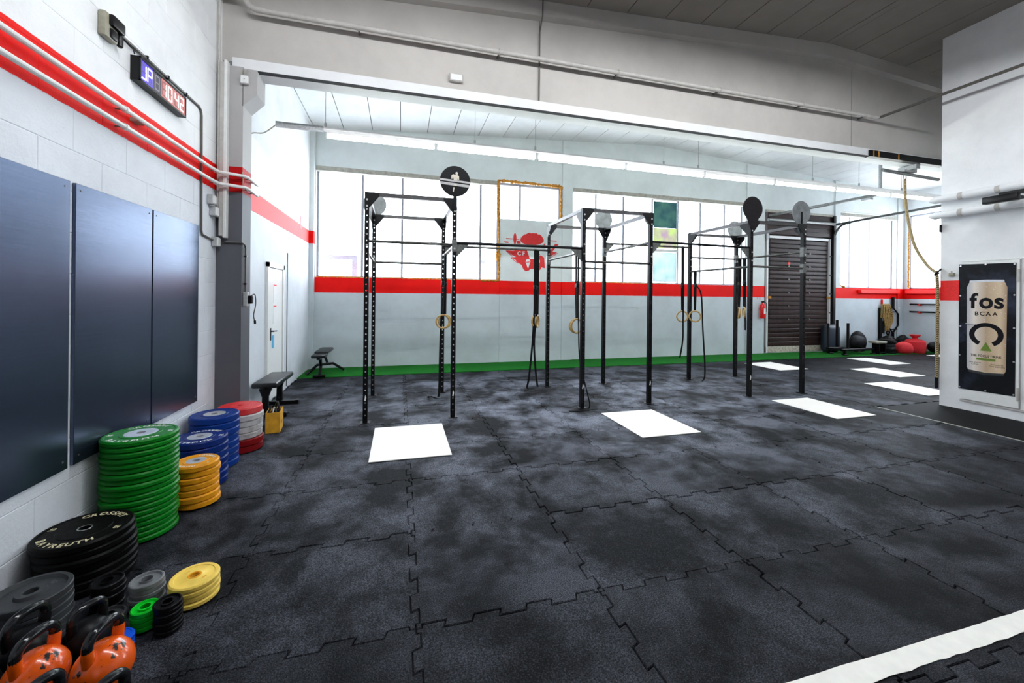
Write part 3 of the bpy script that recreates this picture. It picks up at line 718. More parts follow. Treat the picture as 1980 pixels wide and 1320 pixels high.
MB().cyl((11.6, YB + .036, 2.75), (11.6, YB + .03, 2.75), .05, 14).build('red_sticker', 'redpaint', rd)
# door tracks
def track(x, y0, y1, z0, z1, label, hang):
    t = thing('door_track', label, 'door track', (x, (y0 + y1) / 2, z0))
    MB().prism([(-.045, -.03), (.045, -.03), (.045, .03), (.03, .03), (.03, -.015), (-.03, -.015), (-.03, .03), (-.045, .03)], lambda u, v: (x + u, y0, z0 + v), (0, y1 - y0, z1 - z0)).build('rail', 'galv_dk', t)
    if hang:
        MB().box((x - .03, y1 + .10, z1 + .0), (x + .03, y1 + .14, zc(x) - .02)).build('hanger', 'galv', t)
        MB().box((x - .02, y1 + .06, z1 + .03), (x + .55, y1 + .14, z1 + .11)).build('cross_bar', 'galv', t)
        MB().box((x - .05, y1 + .3, z1 - .08), (x + .05, y1 + .5, z1 - .03)).build('stop', 'galv', t)
    return t
track(10.75, YB - .05, 6.75, 4.16, 4.10, 'steel overhead door track ending in a hanger, left of the rolling door', True)
t2 = track(13.33, YB - .05, 5.6, 4.02, 4.10, 'long dark overhead door track running from the rolling door towards the inner room', False)
MB().tube(smoothpath([(13.33, YB - .05, 3.3), (13.33, YB - .08, 3.7), (13.33, YB - .25, 3.95), (13.33, YB - .6, 4.02)]), .03, 8).build('curved_rail', 'galv_dk', t2)

# ------------------------------------------------------------------ emblem on the infill panel
em = thing('wall_emblem', 'red painted gym emblem with barbell and winged shield below the small window', 'emblem', (3.2, YB - .013, 2.4))
def E3(lift): return lambda u, v: (2.352 + (u - 60) * 0.001253, YB - .0125 - lift, 3.545 - (v - .03 * (u - 700) - 50) * 0.00119 + .04)
def ep(polys, name, m, lift=0.0, n_sh=0.0012):
    mb = MB()
    for p in polys: mb.prism(p, E3(lift), (0, -n_sh, 0))
    return mb.build(name, m, em)
re_ = random.Random(9)
dome = []
for i in range(41):
    a = PI + PI * i / 40; u = 752 + 250 * math.cos(a); v = 490 + 160 * math.sin(a)
    dome.append((u, v + re_.uniform(-16, 10) * (1 if 3 < i < 37 else 0)))
for i in range(1, 20): a = PI * i / 20; dome.append((752 + 250 * math.cos(a), 490 + 95 * math.sin(a)))
ep([dome], 'emblem_dome', 'logo_red')
ell = lambda cx, cy, rx, ry, n=24: [(cx + rx * math.cos(2 * PI * i / n), cy + ry * math.sin(2 * PI * i / n)) for i in range(n)]
ep([[(205, 445), (480, 457), (480, 473), (205, 466)]], 'emblem_bar', 'logo_red')
ep([[(1140, 474), (1280, 480), (1280, 500), (1140, 492)]], 'emblem_bar', 'logo_red')
ep([ell(388, 455, 33, 118)], 'emblem_plate', 'logo_red', .0003)
ep([ell(1112, 478, 28, 112)], 'emblem_plate', 'logo_red', .0003)
left = [(150, 515), (245, 520), (262, 548), (190, 545)]
wing = [(195, 700), (385, 708), (335, 690), (280, 655), (440, 668), (580, 668), (602, 690), (640, 690), (690, 830), (700, 885), (855, 885), (868, 720), (940, 800), (1012, 850), (1030, 1080),
        (960, 1060), (930, 1110), (885, 1142), (865, 1095), (720, 1095), (690, 1125), (620, 1142), (570, 1100), (530, 1010), (440, 950), (400, 900), (300, 850), (415, 840), (330, 800)]
ep([left, [(430, 500), (480, 490), (515, 560), (430, 560)], wing, [(195, 712), (215, 712), (345, 825), (330, 832)], [(300, 862), (318, 860), (470, 975), (455, 982)]], 'emblem_wing', 'logo_red')
ep([[(1225, 590), (1245, 555), (1330, 555), (1300, 595)], [(1095, 745), (1175, 650), (1250, 650), (1190, 725), (1300, 735), (1090, 860)], [(1300, 750), (1310, 760), (1110, 880), (1100, 868)], [(990, 590), (1015, 540), (1030, 590)]], 'emblem_wing', 'logo_red')
ep([[(618, 935), (630, 898), (668, 883), (706, 898), (718, 935), (706, 962), (675, 1080), (655, 1060), (625, 965)]], 'emblem_eye', 'logo_white', .0013)
ep([[(864, 925), (875, 890), (895, 882), (918, 905), (920, 940), (885, 1060)]], 'emblem_eye', 'logo_white', .0013)
ep([[(630, 945), (700, 935), (698, 955), (632, 962)]], 'emblem_eye_mark', 'logo_red', .0026)
for s_, u0 in (('C', 480), ('F', 575), ('B', 915)):
    mb = MB(); put_text(mb, s_, 118, lambda a, b, u0=u0: E3(.0014)(u0 + a, 805 - b), .02); mb.build('emblem_letter', 'logo_white', em)

# ------------------------------------------------------------------ back-bay fluorescent lights
LY, LZ = 6.0, 3.80
rail = thing('light_rail', 'long white rail on chains carrying the row of fluorescent tubes', 'light rail', (5, LY, LZ))
MB().box((-1.58, LY - .03, LZ + .06), (12.0, LY + .03, LZ + .105)).build('rail', 'pipe_w', rail)
MB().box((-1.60, LY - .032, LZ + .05), (-1.02, LY + .032, LZ + .11)).build('rail_end', 'galv', rail)
for x in (-1.0, 1.05, 2.0, 4.3, 5.0, 7.6, 8.8, 10.0):
    c = MB(); z = LZ + .105
    c.cyl((x, LY, z), (x, LY, z + .06), .016, 8); c.cyl((x, LY, z + .06), (x, LY, zc(x)), .004, 5); c.build('chain', 'galv', rail)
def lamp(name, x0, x1, y, z, mat, lab, group, trough=False):
    l = thing(name, lab, 'light', ((x0 + x1) / 2, y, z), 0, group)
    MB().box((x0 + .02, y - .028, z + .022), (x1 - .02, y + .028, z + .06)).build('batten', 'pipe_w', l)
    MB().cyl((x0 + .035, y, z - .012), (x1 - .035, y, z - .012), .024, 12).build('tube', mat, l)
    for x in (x0 + .025, x1 - .025): MB().box((x - .012, y - .02, z - .035), (x + .012, y + .02, z + .025)).build('socket', 'plastic_w', l)
    if trough:
        MB().prism([(-.16, .00), (-.155, .00), (-.03, .062), (.03, .062), (.155, .00), (.16, .00), (.035, .07), (-.035, .07)], lambda u, v: (x0, y + u, z + v), (x1 - x0, 0, 0)).build('reflector', 'pipe_w', l)
    return l
ks = [-1.005, .48, 2.02, 3.57, 5.12, 6.67, 8.17, 9.66, 11.2]
pos_ = ['nearest the left wall', 'second from the left wall', 'third from the left wall', 'fourth from the left wall', 'fifth from the left wall', 'sixth from the left wall', 'seventh from the left wall', 'last before the inner room']
for i in range(8):
    lamp('fluorescent_light', ks[i], ks[i + 1], LY, LZ, 'tube_b', 'lit fluorescent tube of the rear row, ' + pos_[i], 'rear row of fluorescent lights')
tag(MB().tube(smoothpath([(XL + .01, 6.02, 2.97), (XL + .01, 6.02, 3.65), (XL + .05, 6.03, 3.74), (XL + .18, 6.03, 3.76), (-1.6, LY, LZ + .07)]), .008, 6).build('power_cable', 'beige'), 'thin beige cable rising to the end of the light rail', 'cable')
# unseen front-bay row, added to light the near wall and girder
for i, x in enumerate((-1.3, .35, 2.0, 3.65, 5.3)):
    lamp('fluorescent_light', x, x + 1.5, 2.25, 4.86, 'tube_added', 'added unseen reflector tube light above the near floor, number %s from the left wall' % ('one', 'two', 'three', 'four', 'five')[i], 'added front row of fluorescent lights', True)

# ------------------------------------------------------------------ rig
rig = thing('pull_up_rig', 'black steel pull-up rig of three linked racks with round targets', 'rig', (3.2, 6.28, 0))
RX = [(-.42, .70), (2.61, 3.745), (5.67, 6.815)]
PH, PS = 2.96, 0.058
def post_mesh():
    mb = MB(); h = PS / 2; pitch = .08; r = .0105; z = 0.06; n = 8
    mb.add([(-h, -h, 0), (-h, h, 0), (-h, h, PH), (-h, -h, PH)], [(0, 1, 2, 3)]); mb.add([(h, -h, 0), (h, h, 0), (h, h, PH), (h, -h, PH)], [(0, 1, 2, 3)])
    mb.add([(-h, -h, PH), (h, -h, PH), (h, h, PH), (-h, h, PH)], [(0, 1, 2, 3)])
    zs = [0.0]
    while z + pitch < PH - .02:
        for y in (-h, h):
            sq = [(h, 0), (h, pitch / 2), (0, pitch / 2), (-h, pitch / 2), (-h, 0), (-h, -pitch / 2), (0, -pitch / 2), (h, -pitch / 2)]
            c = z + pitch / 2
            vs = [(u, y, c + v) for u, v in sq] + [(r * math.cos(2 * PI * i / n), y, c + r * math.sin(2 * PI * i / n)) for i in range(n)]
            mb.add(vs, [(i, (i + 1) % n, n + (i + 1) % n, n + i) for i in range(n)])
        vs = [(r * math.cos(2 * PI * i / n), y, c + r * math.sin(2 * PI * i / n)) for y in (-h, h) for i in range(n)]
        mb.add(vs, [(i, (i + 1) % n, n + (i + 1) % n, n + i) for i in range(n)])
        z += pitch
    for y in (-h, h):
        mb.add([(-h, y, 0), (h, y, 0), (h, y, .06), (-h, y, .06)], [(0, 1, 2, 3)]); mb.add([(-h, y, z), (h, y, z), (h, y, PH), (-h, y, PH)], [(0, 1, 2, 3)])
    return mb.mesh('post', 'steel_blk', False)
PM = post_mesh()
BP = MB().box((-.06, -.06, 0.0), (.06, .06, .007)).mesh('base_plate', 'steel_blk')
BM = MB().cyl((0, 0, 0), (0, -.014, 0), .013, 8).mesh('bolt', 'bolt')
SM_ = MB().prism([(-.012, -.04), (.0, .035), (.012, .0), (.004, -.045)], lambda u, v: (u, 0, v), (0, -.001, 0)).mesh('scuff_mark', 'let_w')
def on(o, parent_loc, p): o.location = Vector(p) - Vector(parent_loc)
ro = rig.location
for ri, (xa, xb) in enumerate(RX):
    for x in (xa, xb):
        for y in (FRONT, BACK):
            p = link('post', PM, rig); on(p, ro, (x, y, 0))
            b = link('base_plate', BP, p); b.location = (0, 0, 0.0002)
            for z in (2.86, 2.78, 2.42, 2.28):
                q = link('bolt', BM, p); q.location = (0, -PS / 2, z)
            if y == FRONT and not (ri == 2 and x == xb):
                q = link('scuff_mark', SM_, p); q.location = (0.002, -PS / 2 - .0002, .33)
    hb = .05
    for y in (FRONT, BACK): MB().box((xa + PS / 2, y - .025, PH - hb), (xb - PS / 2, y + .025, PH)).build('top_beam', 'steel_top', rig)
    for x in (xa, xb): MB().box((x - .025, FRONT + PS / 2, PH - hb), (x + .025, BACK - PS / 2, PH)).build('top_beam', 'steel_top', rig)
    for y, sy in ((FRONT, -1), (BACK, -1)):
        for x, sx in ((xa, 1), (xb, -1)):
            yy = y + sy * PS / 2
            MB().prism([(-.03, 0), (.15, 0), (.15, -.045), (.035, -.19), (-.03, -.19)], lambda u, v: (x + sx * u, yy, PH - .005 + v), (0, sy * .006, 0)).build('gusset', 'steel_blk', rig)
    for x, sx in ((xa, 1), (xb, -1)):
        for y, sy in ((FRONT, 1), (BACK, -1)):
            MB().prism([(.02, 0), (.19, 0), (.19, -.045), (.03, -.20), (.02, -.20)], lambda u, v: (x - sx * (PS / 2 - .004), y + sy * u, PH - .045 + v), (-sx * .006, 0, 0)).build('gusset', 'steel_blk', rig)
(x1a, x1b), (x2a, x2b), (x3a, x3b) = RX
bars = [((x1a, FRONT, 2.335), (x1b, FRONT, 2.335), .0185), ((x1a, BACK, 2.18), (x1b, BACK, 2.18), .0185), ((x1a, FRONT, 2.20), (x1a, BACK, 2.18), .0185), ((x1b, FRONT, 2.32), (x1b, BACK, 2.32), .0185),
        ((x1b, FRONT, 2.36), (x2a, FRONT, 2.365), .020), ((x1b, BACK, 2.49), (x2a, BACK, 2.49), .0185),
        ((x2a, FRONT, 2.17), (x2b, FRONT, 2.17), .0185), ((x2a, BACK, 2.185), (x2b, BACK, 2.185), .0185), ((x2a, FRONT, 2.31), (x2a, BACK, 2.31), .0185), ((x2b, FRONT, 2.50), (x2b, BACK, 2.50), .0185),
        ((x2b, FRONT, 2.515), (x3a, FRONT, 2.50), .018), ((x2b, BACK, 2.67), (x3a, BACK, 2.67), .0185),
        ((x3a, FRONT, 2.19), (x3b, FRONT, 2.18), .0185), ((x3a, BACK, 2.47), (x3b, BACK, 2.47), .0185), ((x3a, FRONT, 2.18), (x3a, BACK, 2.18), .0185), ((x3b, FRONT, 2.47), (x3b, BACK, 2.47), .0185)]
for i, (a, b, r) in enumerate(bars):
    MB().cyl(a, b, r, 12).build('pull_up_bar', 'steel_blk' if i in (4, 10) else 'barmetal', rig)
for (x, sx, z, y) in ((x1b, 1, 2.345, FRONT), (x2a, -1, 2.35, FRONT), (x2b, 1, 2.50, FRONT), (x3a, -1, 2.485, FRONT), (x2b, 1, 2.655, BACK), (x1b, 1, 2.475, BACK)):
    MB().prism([(.028, 0), (.19, 0), (.19, -.015), (.03, -.18), (.028, -.18)], lambda u, v: (x + sx * u, y - .004, z + v), (0, .008, 0)).build('gusset', 'galv_dk', rig)
for (x, y, z) in ((x1a, BACK, 2.18), (x1b, FRONT, 2.32), (x2a, BACK, 2.31), (x2b, BACK, 2.50), (x3b, FRONT, 2.47), (x3b, FRONT, 2.18), (x3b, BACK, 2.47)):
    MB().box((x - .034, y - .034, z - .08), (x + .034, y + .034, z + .08)).build('bar_clamp', 'galv_dk', rig)
def target(x, y, zc_, r, m, kind, neck=True):
    """round wall-ball target on a tapered neck plate"""
    t = MB(); yy = y - PS / 2 - .006 if kind != 'back' else y + PS / 2 + .006
    pts = []
    a0 = math.radians(-52 if neck else -84)
    for i in range(33): a = a0 + (PI - 2 * a0) * i / 32; pts.append((r * math.cos(a), zc_ + r * math.sin(a)))
    pts += [(-.032, PH - .16), (.032, PH - .16)]
    o = t.prism(pts, lambda u, v: (x + u, yy, v), (0, -.012 if kind != 'back' else .012, 0)).build('target_disc', m, rig)
    return o, yy - (.012 if kind != 'back' else 0)
tg, ty = target(x1b, FRONT, 3.185, .205, 'target_blk', 'front', False)
F3 = lambda lift: (lambda u, v: (x1b + u, ty - lift, 3.185 + v))
def fp(polys, name, m, lift):
    mb = MB()
    for p in polys: mb.prism(p, F3(lift), (0, -.0008, 0))
    mb.build(name, m, tg)
fp([[(-.2, .025), (.2, .005), (.203, -.02), (-.203, .0)], [(-.203, -.015), (.2, -.04), (.19, -.075), (-.19, -.05)]], 'print_band', 'grey_print', .0003)
fp([ell(.018, .105, .017, .021, 14), [(-.055, .03), (-.052, .075), (-.03, .092), (.005, .085), (.03, .085), (.05, .07), (.052, .02), (.038, .02), (.036, .05), (.028, .01), (-.02, .012), (-.03, .05), (-.035, .06), (-.042, .025)]], 'print_figure', 'offwhite', .0014)
fp([[(-.02, -.035), (.022, -.04), (.018, -.06), (-.018, -.06)], [(-.03, -.085), (-.005, -.083), (-.012, -.105), (-.02, -.145), (-.033, -.145), (-.028, -.11)]], 'print_figure', 'offwhite', .0014)
target(x1a, BACK, 3.13, .185, 'target_gr', 'back'); target(x2b, BACK, 3.13, .18, 'target_gr', 'back'); target(x3b, BACK, 3.10, .18, 'target_gr', 'back')
target(x3a, FRONT, 3.15, .20, 'tread', 'front')
tg2, ty2 = target(x3b, FRONT, 3.17, .205, 'target_gr', 'back')
MB().box((x3b - .012, FRONT + .02, 2.95), (x3b + .012, FRONT + .034, 3.18)).build('target_bracket', 'steel_blk', rig)

# ------------------------------------------------------------------ gymnastic rings
def ring(x, y, ztop, zr, yaw, lab, tail=None, wdir=(1, 0, 0), coil=None):
    g = thing('gymnastic_ring', lab, 'gym ring', (x, y, zr), 0, 'rings hanging on the rig')
    R = .105; c = math.cos(yaw); s = math.sin(yaw)
    MB().tube([(x + R * math.cos(a) * c, y + R * math.cos(a) * s, zr + R * math.sin(a)) for a in [2 * PI * i / 32 for i in range(32)]], .015, 10, True).build('ring', 'wood_ring', g)
    zt = ztop + .016
    w = Vector(wdir); nrm = w.cross(Vector((0, 0, 1)))
    loop = [Vector((x, y, zr + R + .016)) + nrm * .006, Vector((x, y, zr + R + .3)) + nrm * .016, Vector((x, y, ztop)) + nrm * .019, Vector((x, y, zt + .004)), Vector((x, y, ztop)) - nrm * .019, Vector((x, y, zr + R + .3)) - nrm * .016, Vector((x, y, zr + R + .016)) - nrm * .006]
    MB().ribbon(loop, w, .042, .003).build('strap', 'webbing', g)
    zb = min(ztop - .25, zr + .62)
    MB().rbox(Vector((x, y, zb)) - Vector((.024, .03, .035)), Vector((x, y, zb)) + Vector((.024, .03, .03)), .006, 1).build('buckle', 'black', g)
    if tail:
        MB().ribbon(smoothpath([(x, y - .032, zb)] + tail, 5), w, .036, .003).build('strap_tail', 'webbing', g)
    return g
ring(.665, 6.62, 2.32, 1.225, .10, 'wooden ring on the first rack hanging nearer the viewer', [(.70, 6.58, 1.7), (.705, 6.585, 1.35)], (0, 1, .0))
ring(.72, 6.82, 2.32, 1.215, .25, 'wooden ring on the first rack by the rear post, tail coiled on the floor',
     [(.66, 6.78, 1.3), (.64, 6.75, .7), (.62, 6.70, .03), (.55, 6.66, .006), (.45, 6.62, .012), (.47, 6.55, .05), (.58, 6.52, .012), (.74, 6.50, .008)], (1, 0, 0))
ring(2.36, BACK, 2.49, 1.20, .75, 'wooden ring between first and middle rack with straight tail', [(2.33, 6.97, 1.3), (2.30, 6.96, .8), (2.24, 6.95, .2), (2.20, 6.92, .01), (2.30, 6.88, .006)])
ring(2.42, BACK + .03, 2.49, 1.19, .95, 'wooden ring half hidden behind its twin between first and middle rack', [(2.38, 6.99, 1.3), (2.34, 6.98, .8), (2.37, 6.97, .3), (2.40, 6.94, .02)])
ring(x2a - .01, 5.72, 2.31, 1.20, .25, 'wooden ring beside the front left post of the middle rack, nearer the viewer',
     [(2.60, 5.66, 1.2), (2.60, 5.60, .7), (2.66, 5.47, .25), (2.68, 5.42, .06), (2.60, 5.40, .008), (2.35, 5.40, .005)], (0, 1, 0))
ring(x2a + .045, 5.86, 2.31, 1.19, -.3, 'wooden ring right of the front left post of the middle rack', None, (0, 1, 0))
ring(5.50, BACK, 2.67, 1.27, -.45, 'wooden ring hanging from the long bar left of the last rack', [(5.48, 6.97, 1.2), (5.47, 6.96, .8), (5.40, 6.95, .45)])
ring(x3a, 6.86, 2.18, 1.28, -.55, 'wooden ring inside the last rack with its tail reaching the floor', [(5.80, 6.84, 1.7), (5.83, 6.82, 1.0), (5.87, 6.80, .25), (5.80, 6.76, .02), (5.60, 6.72, .005)], (1, 0, 0))
ring(x3b, 6.80, 2.47, 1.36, 1.02, 'wooden ring seen almost edge-on by the rear right post, nearer the viewer', [(6.80, 6.76, 1.4), (6.80, 6.75, 1.0)], (0, 1, 0))
ring(x3b, 6.93, 2.47, 1.34, .98, 'wooden ring seen almost edge-on by the rear right post, close to the post', None, (0, 1, 0))

# ------------------------------------------------------------------ left wall fittings
PZ0, PZ1 = 0.585, 2.305
for (y0, y1, lab) in ((2.26, 3.052, 'dark blue-black wall board nearest the viewer'), (3.095, 3.885, 'dark blue-black wall board in the middle of three'), (3.905, 4.665, 'dark blue-black wall board nearest the column')):
    p = thing('wall_board', lab, 'board', (XL, (y0 + y1) / 2, PZ0), 0, 'boards on the left wall')
    MB().rbox((XL + .001, y0, PZ0), (XL + .020, y1, PZ1), .002, 1).build('panel', 'board', p, smooth=False)
    for y in (y0 + .04, y1 - .04):
        for z in (PZ0 + .05, PZ1 - .04): MB().cyl((XL + .019, y, z), (XL + .022, y, z), .006, 8).build('screw', 'galv_dk', p)
for z, lab in ((2.922, 'upper white heating pipe along the red stripe'), (2.800, 'lower white heating pipe along the red stripe')):
    pz = thing('heating_pipe', lab, 'pipe', (XL + .07, 3.5, z))
    MB().tube([(XL + .06, 1.0, z), (XL + .06, 4.80, z), (XL + .075, 4.95, z), (-1.70, 5.04, z), (-1.66, 5.055, z), (-1.635, 5.10, z), (-1.64, 5.44, z)], .017, 10).build('pipe', 'pipe_w', pz)
    for y in (3.47, 4.93):
        MB().cyl((XL + .06, y - .012, z), (XL + .06, y + .012, z), .024, 10).build('clamp', 'pipe_w', pz)
        MB().cyl((XL, y, z), (XL + .05, y, z), .006, 6).build('clamp_stud', 'conduit', pz)
    for y in (5.20, 5.34): MB().cyl((-1.69, y, z), (-1.635, y, z), .006, 6).build('clamp_stud', 'conduit', pz)
tag(MB().tube(smoothpath([(-1.68, 5.085, 2.97), (-1.665, 5.06, 2.90), (-1.66, 5.06, 2.82), (-1.64, 5.075, 2.78), (-1.64, 5.2, 2.80)]), .006, 6).build('cable', 'beige'), 'short beige cable looping between the two pipes on the column', 'cable')
tag(MB().box((XL + .001, 3.63, 2.905), (XL + .045, 3.72, 2.93)).build('wall_bracket', 'beige'), 'small bent bracket on the red stripe between the pipes', 'bracket')
# wall speaker / siren
sp = thing('wall_siren', 'beige and black alarm unit high on the left wall', 'alarm', (XL, 3.37, 3.33))
MB().rbox((XL, 3.29, 3.335), (XL + .045, 3.42, 3.50), .012, 2).build('housing', 'beige', sp)
MB().rbox((XL + .02, 3.325, 3.42), (XL + .070, 3.455, 3.498), .012, 2).build('horn', 'black', sp)
MB().rbox((XL + .025, 3.33, 3.345), (XL + .058, 3.405, 3.41), .014, 2).build('lower_cover', 'black', sp)
MB().rbox((XL + .02, 3.435, 3.34), (XL + .05, 3.47, 3.43), .008, 1).build('plug', 'black', sp)
cd = thing('cable_run', 'dark conduit running from the alarm unit down beside the clock to the junction box', 'conduit', (XL, 4.2, 2.2))
MB().tube([(XL + .012, 3.50, 3.455), (XL + .012, 4.66, 3.47), (XL + .012, 4.70, 3.45), (XL + .012, 4.715, 3.40), (XL + .012, 4.73, 2.27), (XL + .012, 4.75, 2.23), (XL + .012, 5.0, 2.205)], .010, 8).build('conduit', 'conduit', cd)
MB().tube(smoothpath([(XL + .02, 3.49, 3.44), (XL + .025, 3.6, 3.425), (XL + .02, 3.74, 3.44), (XL + .014, 3.9, 3.46)]), .006, 6).build('loose_cable', 'black', cd)
for y in (3.8, 4.1, 4.4): MB().box((XL, y - .008, 3.445), (XL + .026, y + .008, 3.478)).build('clip', 'black', cd)
for (a, b, z, lab) in ((4.87, 4.95, 2.615, 'grey switch box, upper of two on the left wall by the column'), (4.93, 5.01, 2.505, 'grey switch box, lower of two on the left wall by the column'), (4.98, 5.06, 2.19, 'grey junction box below the duct beside the column')):
    j = thing('junction_box', lab, 'electrical box', (XL, (a + b) / 2, z - .045))
    MB().rbox((XL, a, z - .05), (XL + .055, b, z + .05), .006, 1).build('box', 'plastic_gr', j)
    MB().rbox((XL + .05, a + .005, z - .044), (XL + .062, b - .005, z + .044), .004, 1).build('lid', 'plastic_w', j)
    MB().cyl((XL + .03, b, z - .01), (XL + .03, b + .04, z - .012), .008, 8).build('gland', 'plastic_w', j)
tag(MB().cyl((XL + .03, 5.06, 2.46), (XL + .03, 5.06, 5.2), .014, 8).build('conduit', 'pipe_g'), 'thin grey conduit rising along the wall corner by the column', 'conduit')
dk = thing('cable_duct', 'pale vertical cable duct on the front of the column', 'duct', (-1.84, 5.07, 2.25))
MB().rbox((XL + .045, 5.035, 2.26), (-1.835, 5.10, 4.13), .004, 1).build('duct_body', 'pipe_g', dk)
MB().rbox((-1.845, 5.03, 2.24), (-1.815, 5.10, 4.15), .004, 1).build('duct_cover', 'pipe_w', dk)
sk = thing('wall_socket', 'grey wall socket with hanging plug on the flank of the column', 'socket', (-1.685, 5.18, 1.5))
CXF = -1.685
MB().tube([(XL + .09, 5.088, 2.20), (-1.72, 5.088, 2.20), (-1.68, 5.085, 2.20), (-1.670, 5.105, 2.19), (-1.670, 5.14, 2.185), (-1.670, 5.17, 2.15), (-1.670, 5.175, 1.66)], .010, 8).build('conduit', 'conduit', sk)
for z in (2.06, 1.75): MB().box((CXF, 5.16, z - .008), (CXF + .03, 5.19, z + .008)).build('clip', 'black', sk)
MB().rbox((CXF, 5.145, 1.50), (CXF + .045, 5.215, 1.66), .006, 1).build('socket_box', 'plastic_gr', sk)
MB().rbox((CXF + .04, 5.16, 1.53), (CXF + .085, 5.215, 1.62), .006, 1).build('plug', 'black', sk)
MB().tube(smoothpath([(CXF + .07, 5.19, 1.62), (CXF + .10, 5.21, 1.63), (CXF + .105, 5.22, 1.52), (CXF + .085, 5.22, 1.40), (CXF + .095, 5.23, 1.33)]), .006, 6).build('hanging_cable', 'conduit', sk)
MB().cyl((CXF + .095, 5.23, 1.34), (CXF + .097, 5.232, 1.30), .012, 8).build('cable_end', 'black', sk)
eb = thing('sensor_box', 'small white sensor box on the column capital under the girder', 'sensor', (-1.66, 5.09, 3.95))
MB().rbox((-1.70, 5.05, 3.935), (-1.625, 5.099, 4.02), .006, 1).build('box', 'plastic_w', eb)
MB().tube(smoothpath([(-1.685, 5.07, 4.02), (-1.688, 5.075, 4.06), (-1.68, 5.085, 4.10)]), .005, 6).tube(smoothpath([(-1.64, 5.07, 4.02), (-1.642, 5.075, 4.06), (-1.64, 5.085, 4.10)]), .005, 6).build('cable', 'beige', eb)
MB().cyl((-1.662, 5.049, 3.98), (-1.662, 5.046, 3.98), .005, 8).build('led', 'black', eb)

# LED clock
ck = thing('led_clock', 'long black LED interval clock with blue and red digits on the left wall', 'clock', (XL, 3.98, 3.20))
CX = XL + .055
MB().box((XL, 3.63, 3.21), (CX, 4.30, 3.39)).build('case', 'black', ck)
fr = MB(); y0, y1, z0, z1 = 3.63, 4.30, 3.21, 3.39
for a, b in (((y0, z0), (y1, z0 + .014)), ((y0, z1 - .014), (y1, z1)), ((y0, z0), (y0 + .010, z1)), ((y1 - .010, z0), (y1, z1))): fr.box((CX - .002, a[0], a[1]), (CX + .008, b[0], b[1]))
fr.build('bezel', 'black', ck)
for (a, b, m) in ((3.64, 3.805, 'scr_blue'), (3.805, 3.92, 'scr_grey'), (3.92, 4.29, 'scr_red')): MB().box((CX - .001, a, 3.224), (CX + .001, b, 3.376)).build('display', m, ck)
SEG = {'a': ((.1, 1), (.9, 1)), 'b': ((1, .95), (1, .55)), 'c': ((1, .45), (1, .05)), 'd': ((.1, 0), (.9, 0)), 'e': ((0, .05), (0, .45)), 'f': ((0, .55), (0, .95)), 'g': ((.1, .5), (.9, .5))}
def digit(y, segs, m, off='led_off', w=.054, h=.105, z=3.248):
    for k, (p, q) in SEG.items():
        lit = k in segs
        if not lit and m == off: pass
        a = (y + p[0] * w, z + p[1] * h); b = (y + q[0] * w, z + q[1] * h); t = .0055
        MB().box((CX + .001, min(a[0], b[0]) - t, min(a[1], b[1]) - t), (CX + .0025, max(a[0], b[0]) + t, max(a[1], b[1]) + t)).build('digit_segment', m if lit else off, ck)
M['seg_off_red'] = plain('unlit_red_segment', (0.30, 0.12, 0.12, 1), 0.5)
M['led_white_blue'] = emit('led_digit_blue_white', (0.75, 0.72, 1.0, 1), 1.6)
M['led_white_red'] = emit('led_digit_red_white', (1.0, 0.86, 0.84, 1), 1.4)
M['seg_off_blue'] = plain('unlit_blue_segment', (0.14, 0.12, 0.40, 1), 0.5)
digit(3.658, 'bcd', 'led_white_blue', 'seg_off_blue'); digit(3.735, 'abefg', 'led_white_blue', 'seg_off_blue'); digit(3.832, 'abcdefg', 'led_off')
digit(3.935, 'bc', 'led_white_red', 'seg_off_red'); digit(4.02, 'abcdef', 'led_white_red', 'seg_off_red'); digit(4.125, 'bcfg', 'led_white_red', 'seg_off_red'); digit(4.21, 'abdeg', 'led_white_red', 'seg_off_red')
MB().tube([(XL + .02, 3.64, 3.40), (XL + .015, 3.63, 3.455)], .003, 5).build('hanging_wire', 'black', ck)

# ------------------------------------------------------------------ girder fittings
gp = thing('gas_pipe', 'long grey pipe fixed along the face of the roof girder', 'pipe', (3, 5.07, 4.77))
MB().tube([(-1.95, 5.0, 4.90), (-1.75, 5.05, 4.90), (-1.68, 5.07, 4.88), (-1.62, 5.07, 4.79), (-1.56, 5.07, 4.765), (7.86, 5.07, 4.765)], .030, 12).build('pipe', 'pipe_g', gp)
MB().cyl((-1.95, 5.0, 4.90), (-1.74, 5.05, 4.90), .042, 12).build('insulation', 'pipe_g', gp)
for x in (-.5, 1.2, 2.9, 4.6, 6.2, 7.6):
    MB().cyl((x - .012, 5.07, 4.765), (x + .012, 5.07, 4.765), .037, 12).build('clamp', 'pipe_g', gp)
    MB().box((x - .01, 5.07, 4.755), (x + .01, GY0 + .095, 4.775)).build('clamp_arm', 'galv_dk', gp)
tag(MB().cyl((7.88, 5.09, 4.765), (7.92, 0.5, 4.765), .022, 10).build('gas_pipe', 'conduit'), 'thin dark pipe running along the inner room towards the viewer', 'pipe')
ex = thing('emergency_lamp', 'small white emergency lamp on the girder web', 'lamp', (.66, GY0 + .06, 4.35))
MB().rbox((.57, GY0 + .04, 4.355), (.745, GY0 + .09, 4.455), .008, 1).build('housing', 'pipe_g', ex); MB().rbox((.585, GY0 + .03, 4.365), (.73, GY0 + .045, 4.445), .006, 1).build('diffuser', 'plastic_w', ex)
tag(MB().tube([(1.775, GY0 + .07, 4.28), (1.775, GY0 + .07, 5.2), (1.775, GY0 - .04, 5.34), (1.775, GY0 - .05, 5.56)], .010, 6).build('girder_cable', 'conduit'), 'dark vertical cable hanging down the middle of the girder', 'cable')
